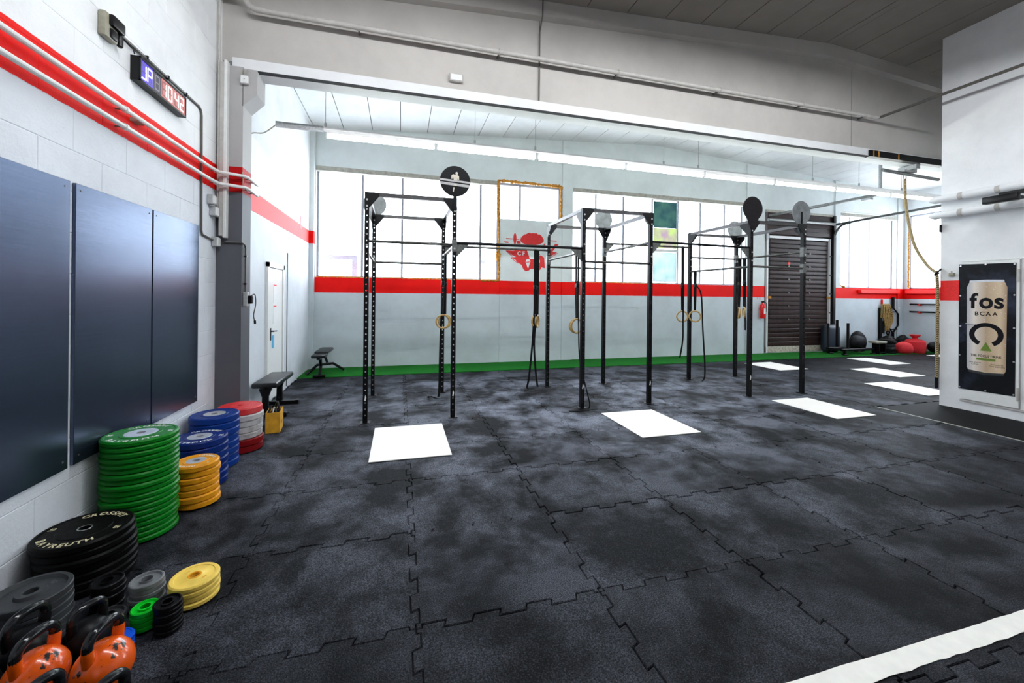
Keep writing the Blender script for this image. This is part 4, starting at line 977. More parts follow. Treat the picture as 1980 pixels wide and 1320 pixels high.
# bracket and climbing rope
bk = thing('rope_bracket', 'steel tube bracket clamped under the girder holding the climbing rope', 'bracket', (8.85, 5.28, 3.9))
MB().cyl((8.28, 5.26, 3.965), (9.8, 5.30, 3.93), .030, 12).build('tube', 'galv_dk', bk)
MB().box((8.93, 5.14, 4.02), (9.03, 5.42, 4.10)).box((8.98, 5.18, 3.96), (9.02, 5.24, 4.08)).box((8.78, 5.22, 3.975), (9.0, 5.29, 4.01)).build('clamp', 'galv', bk)
MB().box((7.72, GY0 - .03, 4.10), (9.6, GY0 + .06, 4.21)).build('beam_shoe', 'steel_blk', bk)
for x in (7.80, 7.92, 8.4): MB().box((x - .012, GY0 - .034, 4.105), (x + .012, GY0 - .028, 4.205)).build('shoe_mark', 'foam', bk)
MB().tube([(8.86 + .035 * math.cos(a), 5.27, 3.89 + .045 * math.sin(a)) for a in [2 * PI * i / 16 for i in range(16)]], .008, 6, True).build('shackle', 'galv', bk)
cr = thing('climbing_rope', 'thick natural climbing rope swung aside and tied at the inner room corner', 'rope', (8.2, 4.44, .26))
MB().tube(smoothpath([(8.86, 5.27, 3.85), (8.80, 5.22, 3.45), (8.70, 5.10, 2.95), (8.55, 4.92, 2.55), (8.38, 4.68, 2.25), (8.25, 4.51, 2.12), (8.205, 4.455, 2.09), (8.20, 4.43, 1.9), (8.205, 4.43, 1.2), (8.20, 4.43, .42)], 8), .021, 10).build('rope_body', 'rope', cr)
MB().cyl((8.20, 4.43, .43), (8.20, 4.43, .26), .022, 10).build('rope_end', 'black', cr)
MB().tube(smoothpath([(8.24, 4.41, 2.14), (8.19, 4.40, 2.12), (8.17, 4.43, 2.07), (8.21, 4.47, 2.05), (8.25, 4.44, 2.08)]), .014, 8).build('tie_loop', 'black', cr)

# ------------------------------------------------------------------ inner room face: hatch, banner, pipes
BXF = BX
hd = thing('hatch_door', 'white steel hatch with hinges behind the drink banner', 'hatch', (BXF, 3.87, 0.14))
MB().rbox((BXF - .022, 3.555, 0.16), (BXF - .001, 4.16, 2.225), .003, 1).build('leaf', 'door_w', hd, smooth=False)
MB().box((BXF - .016, 3.0, 0.125), (BXF - .001, 4.17, 0.15)).build('bottom_lip', 'pipe_g', hd)
MB().box((BXF - .012, 2.9, 2.232), (BXF - .001, 4.17, 2.25)).build('top_lip', 'door_w', hd)
MB().box((BXF - .006, 3.545, 0.16), (BXF - .001, 3.553, 2.23)).build('gap', 'pipe_g', hd)
for z in (2.0, .36): MB().cyl((BXF - .03, 3.56, z - .09), (BXF - .03, 3.56, z + .09), .014, 10).build('hinge', 'pipe_g', hd)
MB().cyl((BXF - .03, 4.10, 1.30), (BXF - .06, 3.98, 1.29), .010, 8).build('handle', 'chrome', hd)
bn = thing('banner', 'black drink banner showing a silver can, screwed to the white hatch', 'banner', (BXF - .026, 3.88, .31))
BNX = BXF - .0265
MB().prism([(3.588, .322), (4.18, .312), (4.187, 2.195), (3.585, 2.178)], lambda u, v: (BNX, u, v), (.003, 0, 0)).build('sheet', 'ban_bk', bn)
for (y, z) in ((4.165, 2.17), (3.89, 2.175), (3.60, 2.16), (4.165, 1.72), (4.16, 1.26), (4.165, .82), (4.165, .34), (3.60, 1.73), (3.60, 1.27), (3.60, .80), (3.60, .345), (3.88, .335)):
    MB().cyl((BNX, y, z), (BNX - .006, y, z), .012, 8).build('screw_washer', 'chrome', bn)
# printed can: v axis = z, y decreases to the right as seen
cy0 = 3.882
def cpoly(pts, name, m, lift):
    mb = MB(); mb.prism(pts, lambda u, v: (BNX - lift, cy0 - u, v), (-.0006, 0, 0)); return mb.build(name, m, bn)
canp = [(-.205, .66), (-.19, .62), (0, .60), (.19, .62), (.205, .66), (.213, 1.84), (.190, 1.905), (.180, 1.92), (-.180, 1.92), (-.190, 1.905), (-.213, 1.84)]
co_ = cpoly(canp, 'can_print', 'can', .0004)
cpoly([(-.185, 1.918), (.185, 1.918), (.180, 1.945), (0, 1.952), (-.180, 1.945)], 'can_rim_print', 'hub_si', .0004)
cpoly([(-.19, .618), (0, .598), (.19, .618), (.18, .585), (0, .565), (-.18, .585)], 'can_base_print', 'iron_gr', .0003)
T3 = lambda z, lift=.0014: (lambda u, v: (BNX - lift, cy0 - u, z + v))
mb = MB(); put_text(mb, 'fos', .31, T3(1.54), .028, .03, .90); mb.build('print_lettering', 'let_dk', bn)
mb = MB(); put_text(mb, 'BCAA', .078, T3(1.43), .024, .14); mb.build('print_lettering', 'let_dk', bn)
arc = []
ro_, ri_, cz = .182, .122, 1.15
for i in range(41): a = math.radians(-62 + (360 - 56) * i / 40 - 0); arc.append((ro_ * math.cos(a), cz + ro_ * 0.96 * math.sin(a)))
for i in range(40, -1, -1): a = math.radians(-62 + (360 - 56) * i / 40); arc.append((ri_ * math.cos(a), cz + ri_ * 0.96 * math.sin(a)))
mb = MB(); n = 41
for i in range(40):
    q = [arc[i], arc[i + 1], arc[81 - i - 1], arc[81 - i]]; mb.add([(BNX - .0014, cy0 - u, v) for u, v in q], [(0, 1, 2, 3)])
mb.build('print_ring', 'let_dk', bn)
cpoly([(-.062, .915), (.062, .915), (0, 1.045)], 'print_triangle', 'can_green', .0010)
mb = MB(); put_text(mb, 'THE FOCUS DRINK', .046, T3(.825), .022, .07, .80); mb.build('print_lettering', 'let_dk', bn)
cpoly([(-.10, .775), (.10, .775), (.10, .808), (-.10, .808)], 'print_bar', 'can_green', .0010)
mb = MB()
for s_, u0, z in (('ohne Zucker', -.115, .728), ('Koffein', -.115, .700), ('Aminosäuren', .115, .720), ('Ohne Süßstoffe', .115, .692)):
    put_text(mb, s_, .030, lambda u, v, u0=u0, z=z: (BNX - .0014, cy0 - u - u0, z + v), .006, .08, .8)
mb.build('print_lettering', 'let_dk', bn)
tag(MB().rbox((BXF - .05, 4.24, 2.02), (BXF - .001, 4.30, 2.075), .01, 2).cyl((BXF - .03, 4.27, 2.07), (BXF - .03, 4.27, 2.10), .008, 8).build('wall_lamp_socket', 'beige'), 'small beige fitting on the inner room wall above the red stripe', 'fitting')
for z0, lab in ((3.225, 'upper insulated white pipe along the inner room'), (2.975, 'lower insulated white pipe along the inner room')):
    ip = thing('insulated_pipe', lab, 'pipe', (8.12, 3.5, z0))
    MB().tube([(8.14, 4.50, z0), (8.14, 4.44, z0), (8.13, 1.2, z0 + .02)], [.03, .055, .055], 14).build('insulation', 'white', ip)
    for y in (4.1, 3.7, 3.3): MB().cyl((8.135, y, z0), (8.135, y + .05, z0), .0565, 14).build('tape_band', 'pipe_g', ip)
ab = thing('black_wall_arm', 'black padded bar end projecting from the inner room', 'bar', (7.9, 3.6, 3.0))
MB().rbox((7.84, 3.42, 2.99), (7.93, 3.76, 3.09), .012, 2).build('pad', 'black', ab); MB().box((7.86, 2.2, 3.07), (7.91, 3.6, 3.12)).build('arm', 'black', ab)
MB().box((7.93, 3.5, 3.045), (8.25, 3.56, 3.085)).build('stay', 'steel_blk', ab)
tag(MB().rbox((8.20, 4.40, 2.72), (8.249, 4.42, 2.84), .006, 1).build('wall_hook', 'steel_blk'), 'small dark hook at the inner room corner below the pipes', 'hook')

# ------------------------------------------------------------------ plates
def plate_profile(r, t, style):
    if style == 'bumper':
        return [(.026, 0), (r - .011, 0), (r, .008), (r, t - .010), (r - .010, t), (r - .022, t), (r - .026, t - .003), (r * .56, t - .003), (r * .545, t), (r * .50, t), (.026, t), (.026, 0)]
    if style == 'iron':
        return [(.026, 0), (r - .004, 0), (r, .004), (r, t - .004), (r - .004, t), (r * .86, t), (r * .80, t * .55), (r * .40, t * .55), (r * .36, t), (.028, t), (.026, t - .002), (.026, 0)]
    return [(.022, 0), (r - .008, 0), (r, .007), (r, t - .007), (r - .007, t), (r * .80, t), (r * .78, t - .003), (r * .38, t - .003), (r * .34, t), (.022, t), (.022, 0)]
HUBM = {}
def stack(x, y, r, t, n, mats, style, nm, labs, group, hub=None, text=None, rot=0.0, jit=.006, lettered=1, segs=48, seed=1):
    rs = random.Random(seed); meshes = {}
    z = 0.0045
    for i in range(n):
        top = n - 1 - i; m = mats[min(i, len(mats) - 1)] if isinstance(mats, list) else mats
        tt = t[min(i, len(t) - 1)] if isinstance(t, list) else t
        key = (m, tt)
        if key not in meshes:
            meshes[key] = MB().lathe(plate_profile(r, tt, style), segs).mesh('disc', m)
        o = bpy.data.objects.new(nm, None); COL.objects.link(o); o.empty_display_size = .1
        jx, jy = (rs.uniform(-jit, jit), rs.uniform(-jit, jit)) if i else (0, 0)
        o.location = (x + jx, y + jy, z); o.rotation_euler = (0, 0, rot if top == 0 else rs.uniform(0, 6))
        tag(o, (labs[0] if top == 0 else labs[1] % ORD[top]), 'weight plate', group)
        link('disc', meshes[key], o)
        if top == 0 or style != 'iron':
            if hub:
                hk = (hub, r, tt)
                if hk not in HUBM: HUBM[hk] = MB().lathe([(.0255, .0), (.0255, tt + .0012), (.030, tt + .002), (r * .44, tt + .0012), (r * .45, tt - .002), (r * .45, .001)], 32).mesh('hub', hub)
                if top == 0: link('hub', HUBM[hk], o)
        if top == 0 and text: text(o, tt)
        z += tt
    return z
def club_text(num, size, rad, m, zoff=-.0025, num2=None):
    def f(o, t):
        mb = MB(); z = t + zoff + .0006
        arc_text(mb, 'CROSSFIT', size, rad, PI / 2, z); arc_text(mb, 'BAYREUTH', size, rad, -PI / 2, z, True)
        arc_text(mb, num, size * .8, rad, PI, z); arc_text(mb, num, size * .8, rad, 0, z)
        tag(link('lettering', mb.mesh('lettering', m), o), kind='stuff')
    return f
stack(-1.71, 3.375, .206, .0355, 19, 'pl_green', 'bumper', 'bumper_plate', ('green lettered bumper plate on top of the tallest stack', 'green bumper plate, %s from the top of the tallest stack'), 'tall green plate stack', 'hub_si', club_text('10', .052, .165, 'let_w'), rot=.10, seed=4)
stack(-1.72, 2.895, .213, .041, 7, 'pl_black', 'bumper', 'bumper_plate', ('black bumper plate with cream lettering on top of its stack', 'large black bumper plate, %s from the top of the black lettered stack'), 'black plate stack', None, lambda o, t: (club_text('15', .050, .165, 'let_cream')(o, t), link('hub_ring', MB().lathe([(.0262, t - .006), (.0265, t + .0015), (.033, t + .0015), (.034, t - .001)], 28).mesh('hub_ring', 'chrome'), o)), rot=-.15, jit=.008, seed=5)
stack(-1.65, 4.09, .200, .058, 7, 'pl_blue2', 'bumper', 'bumper_plate', ('blue lettered bumper plate on top of the nearer blue stack', 'blue bumper plate, %s from the top of the nearer blue stack'), 'nearer blue plate stack', 'hub_si', club_text('20', .050, .160, 'let_w'), rot=.0, seed=6)
stack(-1.70, 4.50, .200, .061, 8, 'pl_blue', 'bumper', 'bumper_plate', ('blue bumper plate on top of the farther blue stack', 'blue bumper plate, %s from the top of the farther blue stack'), 'farther blue plate stack', 'hub_si', club_text('20', .046, .160, 'pl_blue2'), rot=.2, seed=7)
stack(-1.61, 4.91, .200, [.07, .07, .062, .062, .062, .062, .07], 7, ['pl_darkred', 'pl_darkred', 'pl_redgrey', 'pl_redgrey', 'pl_redgrey', 'pl_redgrey', 'pl_red'], 'bumper', 'bumper_plate', ('pale red bumper plate on top of the stack by the column', 'scuffed red and grey bumper plate, %s from the top of the stack by the column'), 'red plate stack', 'pl_red', None, jit=.009, seed=8)
stack(-1.525, 3.735, .152, [.048, .05, .048, .046, .044, .046], 7, 'pl_orange', 'bumper', 'bumper_plate', ('amber lettered bumper plate on top of the short stack beside the green one', 'amber bumper plate, %s from the top of the short amber stack'), 'amber plate stack', 'hub_si', club_text('5', .034, .118, 'let_w'), rot=-.5, jit=.010, seed=9)
def iron_text(s, size, rad, m='iron_lt'):
    def f(o, t):
        mb = MB(); arc_text(mb, s, size, rad, PI * .35, t * .55 + .0012, bold=.0); link('lettering', mb.mesh('lettering', m), o)
    return f
stack(-1.66, 2.44, .140, .033, 7, 'iron_gr', 'iron', 'iron_plate', ('grey cast iron plate with raised rim on top of the stack in the left corner', 'grey cast iron plate, %s from the top of the corner stack'), 'grey iron plate stack', None, iron_text('10', .035, .085), jit=.003, seed=10)
stack(-1.056, 2.567, .113, .029, 4, 'pl_yellow', 'small', 'small_plate', ('pale yellow plate on top of the small yellow stack', 'pale yellow plate, %s from the top of the small yellow stack'), 'small yellow plate stack', None,
      lambda o, t: [link('hub_ring', MB().lathe([(.0215, t - .008), (.0222, t + .0015), (.030, t + .0015), (.032, t - .001)], 28).mesh('hub_ring', 'pl_orange'), o), link('lettering', (lambda mb: (arc_text(mb, '1,25', .014, .060, PI * .8, t - .0022), arc_text(mb, 'KG', .014, .060, -.4, t - .0022), mb.mesh('lettering', 'pl_orange'))[2])(MB()), o)], jit=.006, seed=11)
stack(-1.262, 2.555, .072, .024, 6, 'iron_lt', 'iron', 'small_plate', ('small light grey iron plate on top of its stack beside the yellow plates', 'small grey iron plate, %s from the top of the stack beside the yellow plates'), 'small grey plate stack', None, None, jit=.005, segs=36, seed=12)
stack(-1.075, 2.355, .057, .0195, 7, 'iron_bk', 'iron', 'small_plate', ('small black plate on top of the slim stack in front of the yellow plates', 'small black plate, %s from the top of the slim stack before the yellow plates'), 'slim black plate stack', None, None, jit=.004, segs=36, seed=13)
stack(-1.195, 2.405, .057, .024, 4, 'pl_smgreen', 'iron', 'small_plate', ('small bright green plate on top of its little stack', 'small bright green plate, %s from the top of its little stack'), 'small green plate stack', None, None, jit=.003, segs=36, seed=14)
stack(-1.455, 2.60, .068, .028, 5, 'iron_bk', 'iron', 'small_plate', ('small black iron plate on top of the stack behind the kettlebells', 'small black iron plate, %s from the top of the stack behind the kettlebells'), 'small black plate stack', None, None, jit=.005, segs=36, seed=15)
stack(-1.235, 2.27, .062, .020, 3, 'pl_smblue', 'small', 'small_plate', ('small bright blue plate on top beside the orange kettlebell', 'small bright blue plate, %s from the top beside the orange kettlebell'), 'small blue plate stack', None, None, jit=.004, segs=36, seed=16)
stack(-1.365, 2.44, .066, .03, 2, 'iron_gr', 'iron', 'small_plate', ('dark grey iron plate on top of a low pair behind the kettlebells', 'dark grey iron plate, %s from the top of the low pair behind the kettlebells'), 'low dark plate pair', None, None, jit=.003, segs=36, seed=17)

# ------------------------------------------------------------------ kettlebells
def kettlebell(x, y, rot, body, hand, lab, s=1.0):
    k = thing('kettlebell', lab, 'kettlebell', (x, y, 0.002), rot, 'kettlebells in the left corner')
    R = .100 * s; prof = [(.0001, 0), (.060 * s, 0), (.064 * s, .004)]
    for i in range(1, 15):
        a = -PI / 2 + .75 + (PI - .75) * i / 14; prof.append((max(R * math.cos(a), .0001), R * .98 + R * math.sin(a)))
    mb = MB().lathe(prof, 36); mb.build('body', body, k, local=True)
    zt = R * 1.96 - .012 * s
    for sy in (-1, 1): MB().tube(smoothpath([(0, sy * .060 * s, zt - .055 * s), (0, sy * .066 * s, zt - .005), (0, sy * .070 * s, zt + .035 * s)]), [.021 * s] * 11 + [.019 * s] * 2, 12).build('handle_leg', body, k, local=True)
    pts = [(0, -.070 * s, zt + .030 * s), (0, -.068 * s, zt + .055 * s), (0, -.050 * s, zt + .078 * s), (0, -.02 * s, zt + .087 * s), (0, .02 * s, zt + .087 * s), (0, .050 * s, zt + .078 * s), (0, .068 * s, zt + .055 * s), (0, .070 * s, zt + .030 * s)]
    MB().tube(smoothpath(pts, 5), .0185 * s, 14).build('handle', hand, k, local=True)
    return k
kettlebell(-1.395, 2.075, -.25, 'kb_or', 'kb_handle', 'orange kettlebell with chipped paint, nearer the left wall')
kettlebell(-1.165, 2.06, -.20, 'kb_or', 'kb_handle', 'orange kettlebell with chipped paint, nearer the open floor')
kettlebell(-1.34, 2.265, -.45, 'kb_bk', 'kb_handle', 'black kettlebell behind and between the two orange ones', .86)
kettlebell(-1.535, 2.235, -.3, 'kb_bk', 'kb_handle', 'black kettlebell in front of the grey iron plates', .98)
kettlebell(-1.59, 2.04, -.4, 'kb_bk', 'kb_handle', 'black kettlebell closest to the left wall', .98)
kettlebell(-1.22, 1.82, -.4, 'kb_bk', 'kb_handle', 'black kettlebell in the front row below the left orange one', .95)
kettlebell(-.995, 1.765, -.4, 'kb_bk', 'kb_handle', 'black kettlebell in the front row below the right orange one', .95)
kettlebell(-1.435, 1.84, -.4, 'kb_bk', 'kb_handle', 'black kettlebell cut off at the bottom left corner', .95)

# ------------------------------------------------------------------ benches, box, plank
fb = thing('flat_bench', 'black flat weight bench beside the left wall', 'bench', (-1.70, 6.45, 0), 0)
MB().rbox((-1.885, 6.07, .385), (-1.575, 6.95, .455), .022, 3).build('pad', 'vinyl', fb)
MB().box((-1.76, 6.15, .365), (-1.70, 6.85, .386)).build('spine', 'steel_blk', fb)
for y, w in ((6.05, .40), (6.72, .46)):
    yl = y + .06
    MB().prism([(-.05, 0), (.05, 0), (.04, .05), (.035, .26), (.075, .37), (-.075, .37), (-.035, .26), (-.04, .05)], lambda u, v: (-1.73 + u, yl, v), (0, .05, 0)).build('leg', 'steel_blk', fb)
    MB().rbox((-1.92 + .02, y, .0), (-1.455, y + .075, .055), .006, 1).build('foot', 'steel_blk', fb)
    for x in (-1.485, -1.895): MB().rbox((x - .018, y - .004, .0), (x + .022, y + .079, .062), .004, 1).build('foot_cap', 'black', fb)
ad = thing('adjustable_bench', 'black adjustable weight bench on the turf in the far left corner', 'bench', (-1.5, 9.25, 0))
MB().rbox((-1.66, 8.62, .40), (-1.40, 8.93, .46), .02, 3).build('seat', 'vinyl', ad)
MB().rbox((-1.66, 8.95, .43), (-1.40, 9.66, .49), .02, 3).build('backrest', 'vinyl', ad)
MB().box((-1.56, 8.65, .36), (-1.50, 9.55, .41)).build('frame', 'steel_blk', ad)
MB().tube([(-1.53, 8.85, .37), (-1.53, 8.92, .20), (-1.53, 8.80, .05)], .03, 8).build('leg', 'steel_blk', ad)
MB().tube([(-1.53, 9.3, .38), (-1.45, 9.2, .22)], .025, 8).build('support', 'steel_blk', ad)
MB().tube([(-1.80, 8.95, .03), (-1.62, 9.08, .20), (-1.35, 9.25, .20), (-1.16, 9.42, .03)], .028, 8).build('base', 'steel_blk', ad)
MB().tube([(-1.64, 8.74, .032), (-1.42, 8.74, .032)], .026, 8).build('foot', 'steel_blk', ad)
bx = thing('storage_box', 'yellow cardboard box holding dark gear beside the flat bench', 'box', (-1.45, 5.50, 0.003), .12)
for a, b in (((-.075, -.14, 0), (.075, -.134, .24)), ((-.075, .134, 0), (.075, .14, .24)), ((-.075, -.134, 0), (-.069, .134, .24)), ((.069, -.134, 0), (.075, .134, .24))):
    MB().box(a, b).build('side_panel', 'cardboard', bx, local=True)
MB().box((-.069, -.134, 0), (.069, .134, .006)).build('bottom_panel', 'cardboard', bx, local=True)
MB().box((.0752, -.06, .10), (.0757, .06, .108)).box((.0752, -.05, .08), (.0757, .04, .09)).build('print_mark', 'let_dk', bx, local=True)
hs = thing('handle_set', 'dark cable handles lying in the yellow box', 'gym gear', (-1.45, 5.50, .012))
rh = random.Random(4)
for i in range(6):
    a = rh.uniform(0, 6); px, py, z = -1.45 + rh.uniform(-.03, .03), 5.50 + rh.uniform(-.06, .06), .10 + .025 * i
    MB().tube(smoothpath([(px - .05 * math.cos(a), py - .07 * math.sin(a), z), (px, py, z + .10), (px + .05 * math.cos(a), py + .07 * math.sin(a), z)]), .012, 8).build('grip', 'black' if i % 3 else 'galv', hs)
MB().box((-1.50, 5.42, .01), (-1.40, 5.58, .13)).build('gear_base', 'black', hs)
pk = MB().box((-.012, -.05, 0), (.012, .05, .42)); pk.xform(Matrix.Translation((-1.80, 5.62, 0.004)) @ Matrix.Rotation(-.20, 4, 'Y'))
tag(pk.build('wood_offcut', 'woodplank'), 'pale wooden offcut leaning on the wall behind the red plates', 'plank')

# ------------------------------------------------------------------ fire extinguisher
fe = thing('fire_extinguisher', 'red fire extinguisher on the wall left of the rolling door', 'extinguisher', (10.42, YB - .12, 1.06))
cx, cyy = 10.42, YB - .13
MB().lathe([(.0001, 0), (.065, 0), (.075, .012), (.078, .03), (.078, .36), (.066, .41), (.03, .44), (.022, .47), (.0001, .47)], 24, (cx, cyy, 1.06)).build('cylinder', 'extred', fe)
MB().box((cx - .03, cyy - .08, 1.20), (cx + .035, cyy - .0765, 1.36)).build('instruction_label', 'let_w', fe)
MB().rbox((cx - .02, cyy - .05, 1.53), (cx + .02, cyy + .03, 1.58), .006, 1).build('valve', 'black', fe)
MB().tube(smoothpath([(cx + .02, cyy - .04, 1.55), (cx + .10, cyy - .04, 1.50), (cx + .095, cyy - .03, 1.25)]), .010, 8).build('hose', 'black', fe)
MB().box((cx - .03, cyy + .07, 1.3), (cx + .03, YB - .035, 1.36)).build('bracket', 'galv', fe)
mb = MB()
for k, s_ in enumerate(('F', 'B')): put_text(mb, s_, .09, lambda u, v, k=k: (10.33 + k * .09 + u, YB - .0366, 1.62 + v), .0)
tag(mb.build('wall_marking', 'logo_red'), 'small red stencilled letters above the fire extinguisher', 'marking')

# ------------------------------------------------------------------ gear in the far right corner
def blob(c, s, seed, amp=.10, n=3, flat=True):
    bm = bmesh.new(); bmesh.ops.create_icosphere(bm, subdivisions=n, radius=1)
    for v in bm.verts:
        d = v.co.copy(); k = 1 + amp * noise.noise(d * 1.7 + Vector((seed, seed * 2, 0)))
        v.co = Vector((d.x * s[0] * k, d.y * s[1] * k, d.z * s[2] * k))
        if flat and v.co.z < -s[2] * .62: v.co.z = -s[2] * .62
        v.co += Vector((c[0], c[1], c[2] + s[2] * .62))
    mb = MB(); mb.bm(bm); mb.sm = True; return mb
sl = thing('push_sled', 'black push sled with two upright posts on the turf', 'sled', (13.2, 9.15, .006))
MB().rbox((12.55, 9.35, .12), (13.85, 9.45, .19), .008, 1).rbox((12.55, 8.95, .12), (13.85, 9.05, .19), .008, 1).build('side_rail', 'steel_blk', sl)
for x in (12.56, 13.1, 13.7): MB().rbox((x, 8.95, .13), (x + .09, 9.45, .18), .006, 1).build('cross_rail', 'steel_blk', sl)
for x in (12.6, 13.75):
    for y in (8.97, 9.40): MB().rbox((x, y - .04, .006), (x + .16, y + .06, .04), .006, 1).box((x + .05, y - .02, .03), (x + .11, y + .04, .13)).build('skid', 'steel_blk', sl)
for y in (9.0, 9.40): MB().cyl((12.62 + (.32 if y > 9.2 else .2), y, .13), (12.62 + (.32 if y > 9.2 else .2), y, 1.02 if y > 9.2 else .95), .036, 12).build('push_post', 'steel_blk', sl)
MB().cyl((12.60, 9.42, .13), (12.60, 9.42, .92), .03, 10).build('push_post', 'steel_blk', sl)
def drum(x, y, z0, r, h, mat, nm, lab, cat, prof=None, parts=()):
    return tag(MB().lathe([(.0001, 0), (r * .86, 0), (r, h * .08), (r * 1.02, h * .5), (r, h * .9), (r * .82, h), (.0001, h)], 32, (x, y, z0)).build(nm, mat), lab, cat)
tag(MB().rbox((12.74, 9.53, .006), (13.34, 9.82, .86), .13, 4).build('heavy_bag', 'bluegrey'), 'tall dark bag standing behind the sled posts', 'bag')
def tyre(x, y, r, w, tilt, lab, seed, mat='blackbag'):
    m = MB(); prof = [(r * .55, -w / 2), (r * .9, -w / 2), (r, -w * .3), (r, w * .3), (r * .9, w / 2), (r * .55, w / 2), (r * .5, 0), (r * .55, -w / 2)]
    m.lathe(prof, 36); m.xform(Matrix.Translation((x, y, .006 + r * math.sin(abs(tilt)) + w / 2 * math.cos(tilt))) @ Matrix.Rotation(tilt, 4, 'X'))
    return tag(m.build('tyre', mat), lab, 'tyre')
tag(blob((13.60, 9.28, .195), (.30, .17, .22), 5, .10).build('sandbag', 'blackbag'), 'black rounded sandbag on the sled rails', 'sandbag', 'black bags in the corner')
s2 = thing('sandbag', 'black rounded sandbag with a tan stripe behind the first one', 'sandbag', (14.12, 9.55, .006), 0, 'black bags in the corner')
blob((14.13, 9.62, .006), (.30, .17, .40), 8, .08).build('bag', 'blackbag', s2)
MB().tube(smoothpath([(13.93, 9.42, .50), (14.0, 9.385, .40), (14.06, 9.38, .28), (14.08, 9.40, .2)]), .014, 6).build('stripe', 'pl_orange', s2)
lw = thing('low_step', 'low dark step with a pale top in front of the sandbags', 'step', (13.92, 8.98, .006))
MB().rbox((13.78, 8.86, .34), (14.22, 9.10, .40), .01, 2).build('top_pad', 'beige', lw)
for x in (13.92, 14.17): MB().box((x, 8.88, .006), (x + .03, 9.08, .345)).build('leg', 'steel_blk', lw)
MB().box((13.92, 8.88, .04), (14.2, 8.90, .08)).build('brace', 'steel_blk', lw)
z = .006
for i, (r, t) in enumerate(((.235, .055), (.22, .05), (.235, .05), (.20, .05), (.21, .05), (.20, .045), (.225, .07), (.20, .05))):
    p = MB().lathe(plate_profile(r, t, 'iron' if i in (3, 5) else 'bumper'), 36, (14.60 + rh.uniform(-.015, .015), 9.12, z)); z += t
    tag(p.build('weight_plate', 'iron_gr' if i in (3, 5) else 'iron_bk'), ('dark plate, %s from the top of the stack on the turf' % ORD[7 - i]) if i < 7 else 'dark plate on top of the stack on the turf', 'weight plate', 'dark plates on the turf')
z = .006
for i in range(5):
    tag(MB().lathe(plate_profile(.14, .05, 'iron'), 30, (15.03, 9.45, z)).build('weight_plate', 'iron_gr' if i % 2 else 'iron_bk'), 'dark plate, %s from the top of the low stack below the hex bar' % ORD[4 - i], 'weight plate', 'low plate stack below the hex bar'); z += .05
tag(MB().lathe([(.0001, 0)] + [(.20 * math.cos(a), .2 + .2 * math.sin(a)) for a in [-PI / 2 + .25 + (PI - .25) * i / 16 for i in range(16)]] + [(.0001, .4)], 28, (15.45, 9.60, .09)).build('slam_ball', 'blackrub'), 'black slam ball behind the plates under the hex bar', 'ball')
tag(MB().rbox((15.22, 9.40, .006), (15.68, 9.80, .09), .02, 2).build('ball_base', 'blackrub'), 'flat black mat under the slam ball', 'mat')
tag(blob((15.09, 8.96, .006), (.25, .22, .215), 12, .10).build('sandbag', 'redbag'), 'low red sandbag lying on its side on the turf', 'sandbag', 'red sandbags')
rs2 = thing('sandbag', 'upright red sandbag with gathered neck', 'sandbag', (15.62, 8.98, .006), 0, 'red sandbags')
MB().lathe([(.0001, 0), (.22, 0), (.25, .04), (.255, .2), (.25, .34), (.20, .40), (.10, .42), (.06, .44), (.07, .47), (.15, .55), (.13, .56), (.0001, .50)], 28, (15.62, 8.98, .006)).build('bag', 'redbag', rs2)
MB().tube([(15.62 + .065 * math.cos(a), 8.98 + .065 * math.sin(a), .445) for a in [2 * PI * i / 14 for i in range(14)]], .012, 6, True).build('neck_cord', 'redpaint', rs2)
tag(blob((15.93, 9.50, .006), (.20, .2, .30), 21, .2).build('gear_bag', 'blackbag'), 'crumpled black bag with raised handle behind the red sandbags', 'bag')
tag(blob((16.30, 9.55, .006), (.12, .12, .24), 25, .2).build('gear_bag', 'blackbag'), 'small black bag between the red sandbag and the corner', 'bag')
for (x, y, r, lab) in ((16.03, 9.06, .14, 'black medicine ball right beside the upright red sandbag'), (16.25, 8.84, .17, 'black medicine ball by the white panel')):
    tag(MB().lathe([(.0001, 0)] + [(r * math.cos(a), r + r * math.sin(a)) for a in [-PI / 2 + .15 + (PI - .15) * i / 16 for i in range(16)]] + [(.0001, 2 * r)], 28, (x, y, .006)).build('medicine_ball', 'blackrub'), lab, 'ball')
# wall rack
hb = thing('hanging_hex_bar', 'black hexagonal trap bar hanging upright on the wall', 'barbell', (16.0, YB - .06, .3))
X, Zc = 15.98, 1.0
MB().tube([(X, YB - .05, 1.40), (X - .26, YB - .05, 1.17), (X - .26, YB - .05, .80), (X, YB - .05, .54), (X + .24, YB - .05, .80), (X + .24, YB - .05, 1.17)], .026, 8, True).build('hex_frame', 'steel_blk', hb)
MB().cyl((X, YB - .05, 1.38), (X, YB - .05, 1.74), .04, 10).cyl((X, YB - .05, .10), (X, YB - .05, .56), .04, 10).build('sleeve', 'steel_blk', hb)
MB().cyl((X - .20, YB - .05, 1.25), (X + .20, YB - .05, 1.25), .018, 8).cyl((X - .20, YB - .05, .66), (X + .20, YB - .05, .66), .018, 8).build('grip_bar', 'steel_blk', hb)
br = thing('battle_rope', 'tan battle rope folded in loops on a wall hook', 'rope', (15.55, YB - .08, .5))
for i in range(6):
    u = 15.42 + i * .055; zb = .62 + .05 * (i % 3)
    MB().tube(smoothpath([(u - .02, YB - .06 - .03 * (i % 2), 1.05), (u, YB - .07 - .03 * (i % 2), 1.40), (u + .03, YB - .08, 1.50), (u + .07, YB - .09 - .02 * (i % 2), 1.38), (u + .10 + .02 * i, YB - .09, 1.0), (15.62 + .02 * i, YB - .09 - .02 * (i % 2), zb)]), .024, 8).build('rope_loop', 'batrope', br)
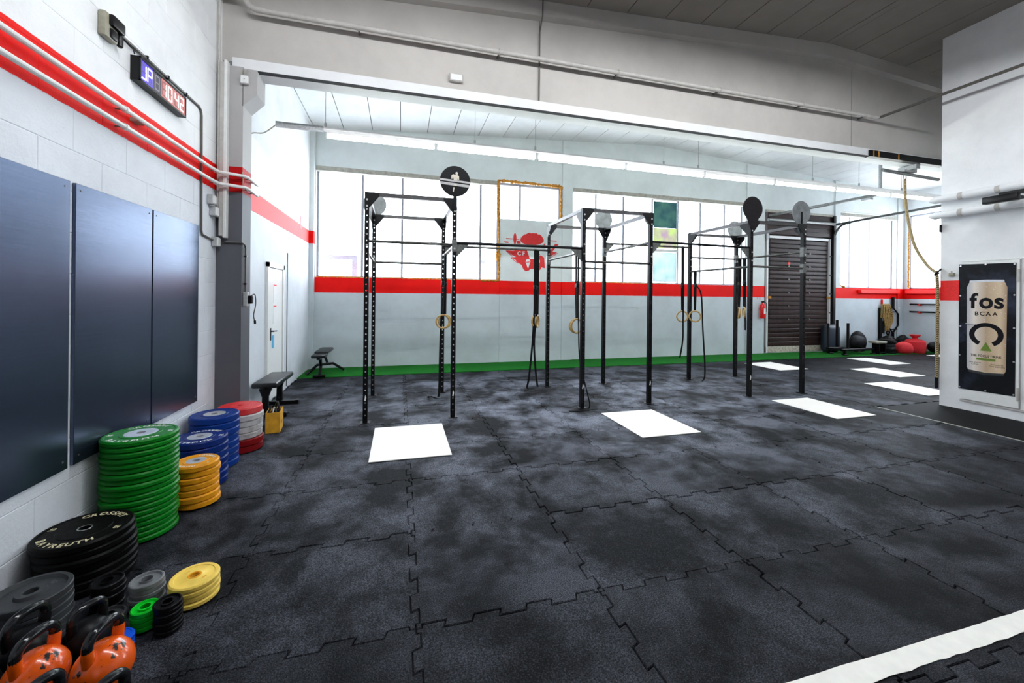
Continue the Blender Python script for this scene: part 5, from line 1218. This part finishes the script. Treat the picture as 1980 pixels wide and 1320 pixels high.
MB().box((15.485, YB - .06, 1.50), (15.50, YB - .0, 1.66)).build('hook', 'redpaint', br)
MB().ribbon([(15.66, YB - .1, .66), (15.60, YB - .1, .56), (15.68, YB - .1, .46), (15.74, YB - .1, .56), (15.70, YB - .1, .66)], (0, 1, 0), .05, .006).build('end_strap', 'webbing', br)
tag(MB().box((15.36, YB - .06, .30), (15.46, YB - .01, 1.38)).box((15.46, YB - .06, .55), (15.58, YB - .03, .95)).build('hanging_strap', 'webbing'), 'long black strap bundle hanging left of the tan rope', 'strap')
for z, lab in ((1.515, 'upper black short bar on the right wall'), (1.265, 'lower black short bar on the right wall')):
    b = thing('wall_bar', lab, 'bar', (XR - .06, 8.9, z))
    MB().cyl((XR - .06, 9.60, z), (XR - .06, 8.2, z), .026, 10).build('bar', 'steel_blk', b)
    for y in (9.33, 8.5): MB().box((XR - .09, y - .02, z - .05), (XR, y + .02, z + .015)).build('hook', 'redpaint', b)
tag(MB().rbox((14.45, YB - .10, 1.86), (16.22, YB - .002, 1.975), .006, 1).build('red_beam', 'redpaint'), 'red painted beam fixed to the red stripe of the window wall', 'beam')
tag(MB().rbox((XR - .10, 7.0, 1.86), (XR - .002, 9.72, 1.975), .006, 1).build('red_beam', 'redpaint'), 'red painted beam fixed to the red stripe of the right wall', 'beam')
sb = thing('switch', 'small white pull switch on the wall by the hex bar', 'switch', (16.28, YB - .04, 1.34))
MB().rbox((16.25, YB - .04, 1.33), (16.33, YB, 1.42), .005, 1).build('box', 'plastic_w', sb); MB().cyl((16.29, YB - .015, 1.41), (16.29, YB - .015, 1.80), .006, 6).build('conduit', 'plastic_w', sb)
tag(MB().rbox((XR - .06, 8.55, .006), (XR - .01, 8.80, 1.10), .006, 1).build('white_panel', 'plastic_w'), 'white panel leaning at the right wall behind the black balls', 'panel')

# ------------------------------------------------------------------ outside, seen blurred through the glass
for (x0, x1, z1, lab) in ((-2.1, -1.05, 2.62, 'pale grey frame standing outside the left window'), (2.05, 2.6, 2.62, 'grey frame standing outside the wide window by the emblem')):
    of = thing('outdoor_frame', lab, 'frame', ((x0 + x1) / 2, 10.9, 0))
    MB().box((x0, 10.85, z1 - .10), (x1, 10.95, z1)).build('top_rail', 'frame', of); MB().box((x1 - .12, 10.85, 0), (x1, 10.95, z1 - .10)).build('upright', 'frame', of)
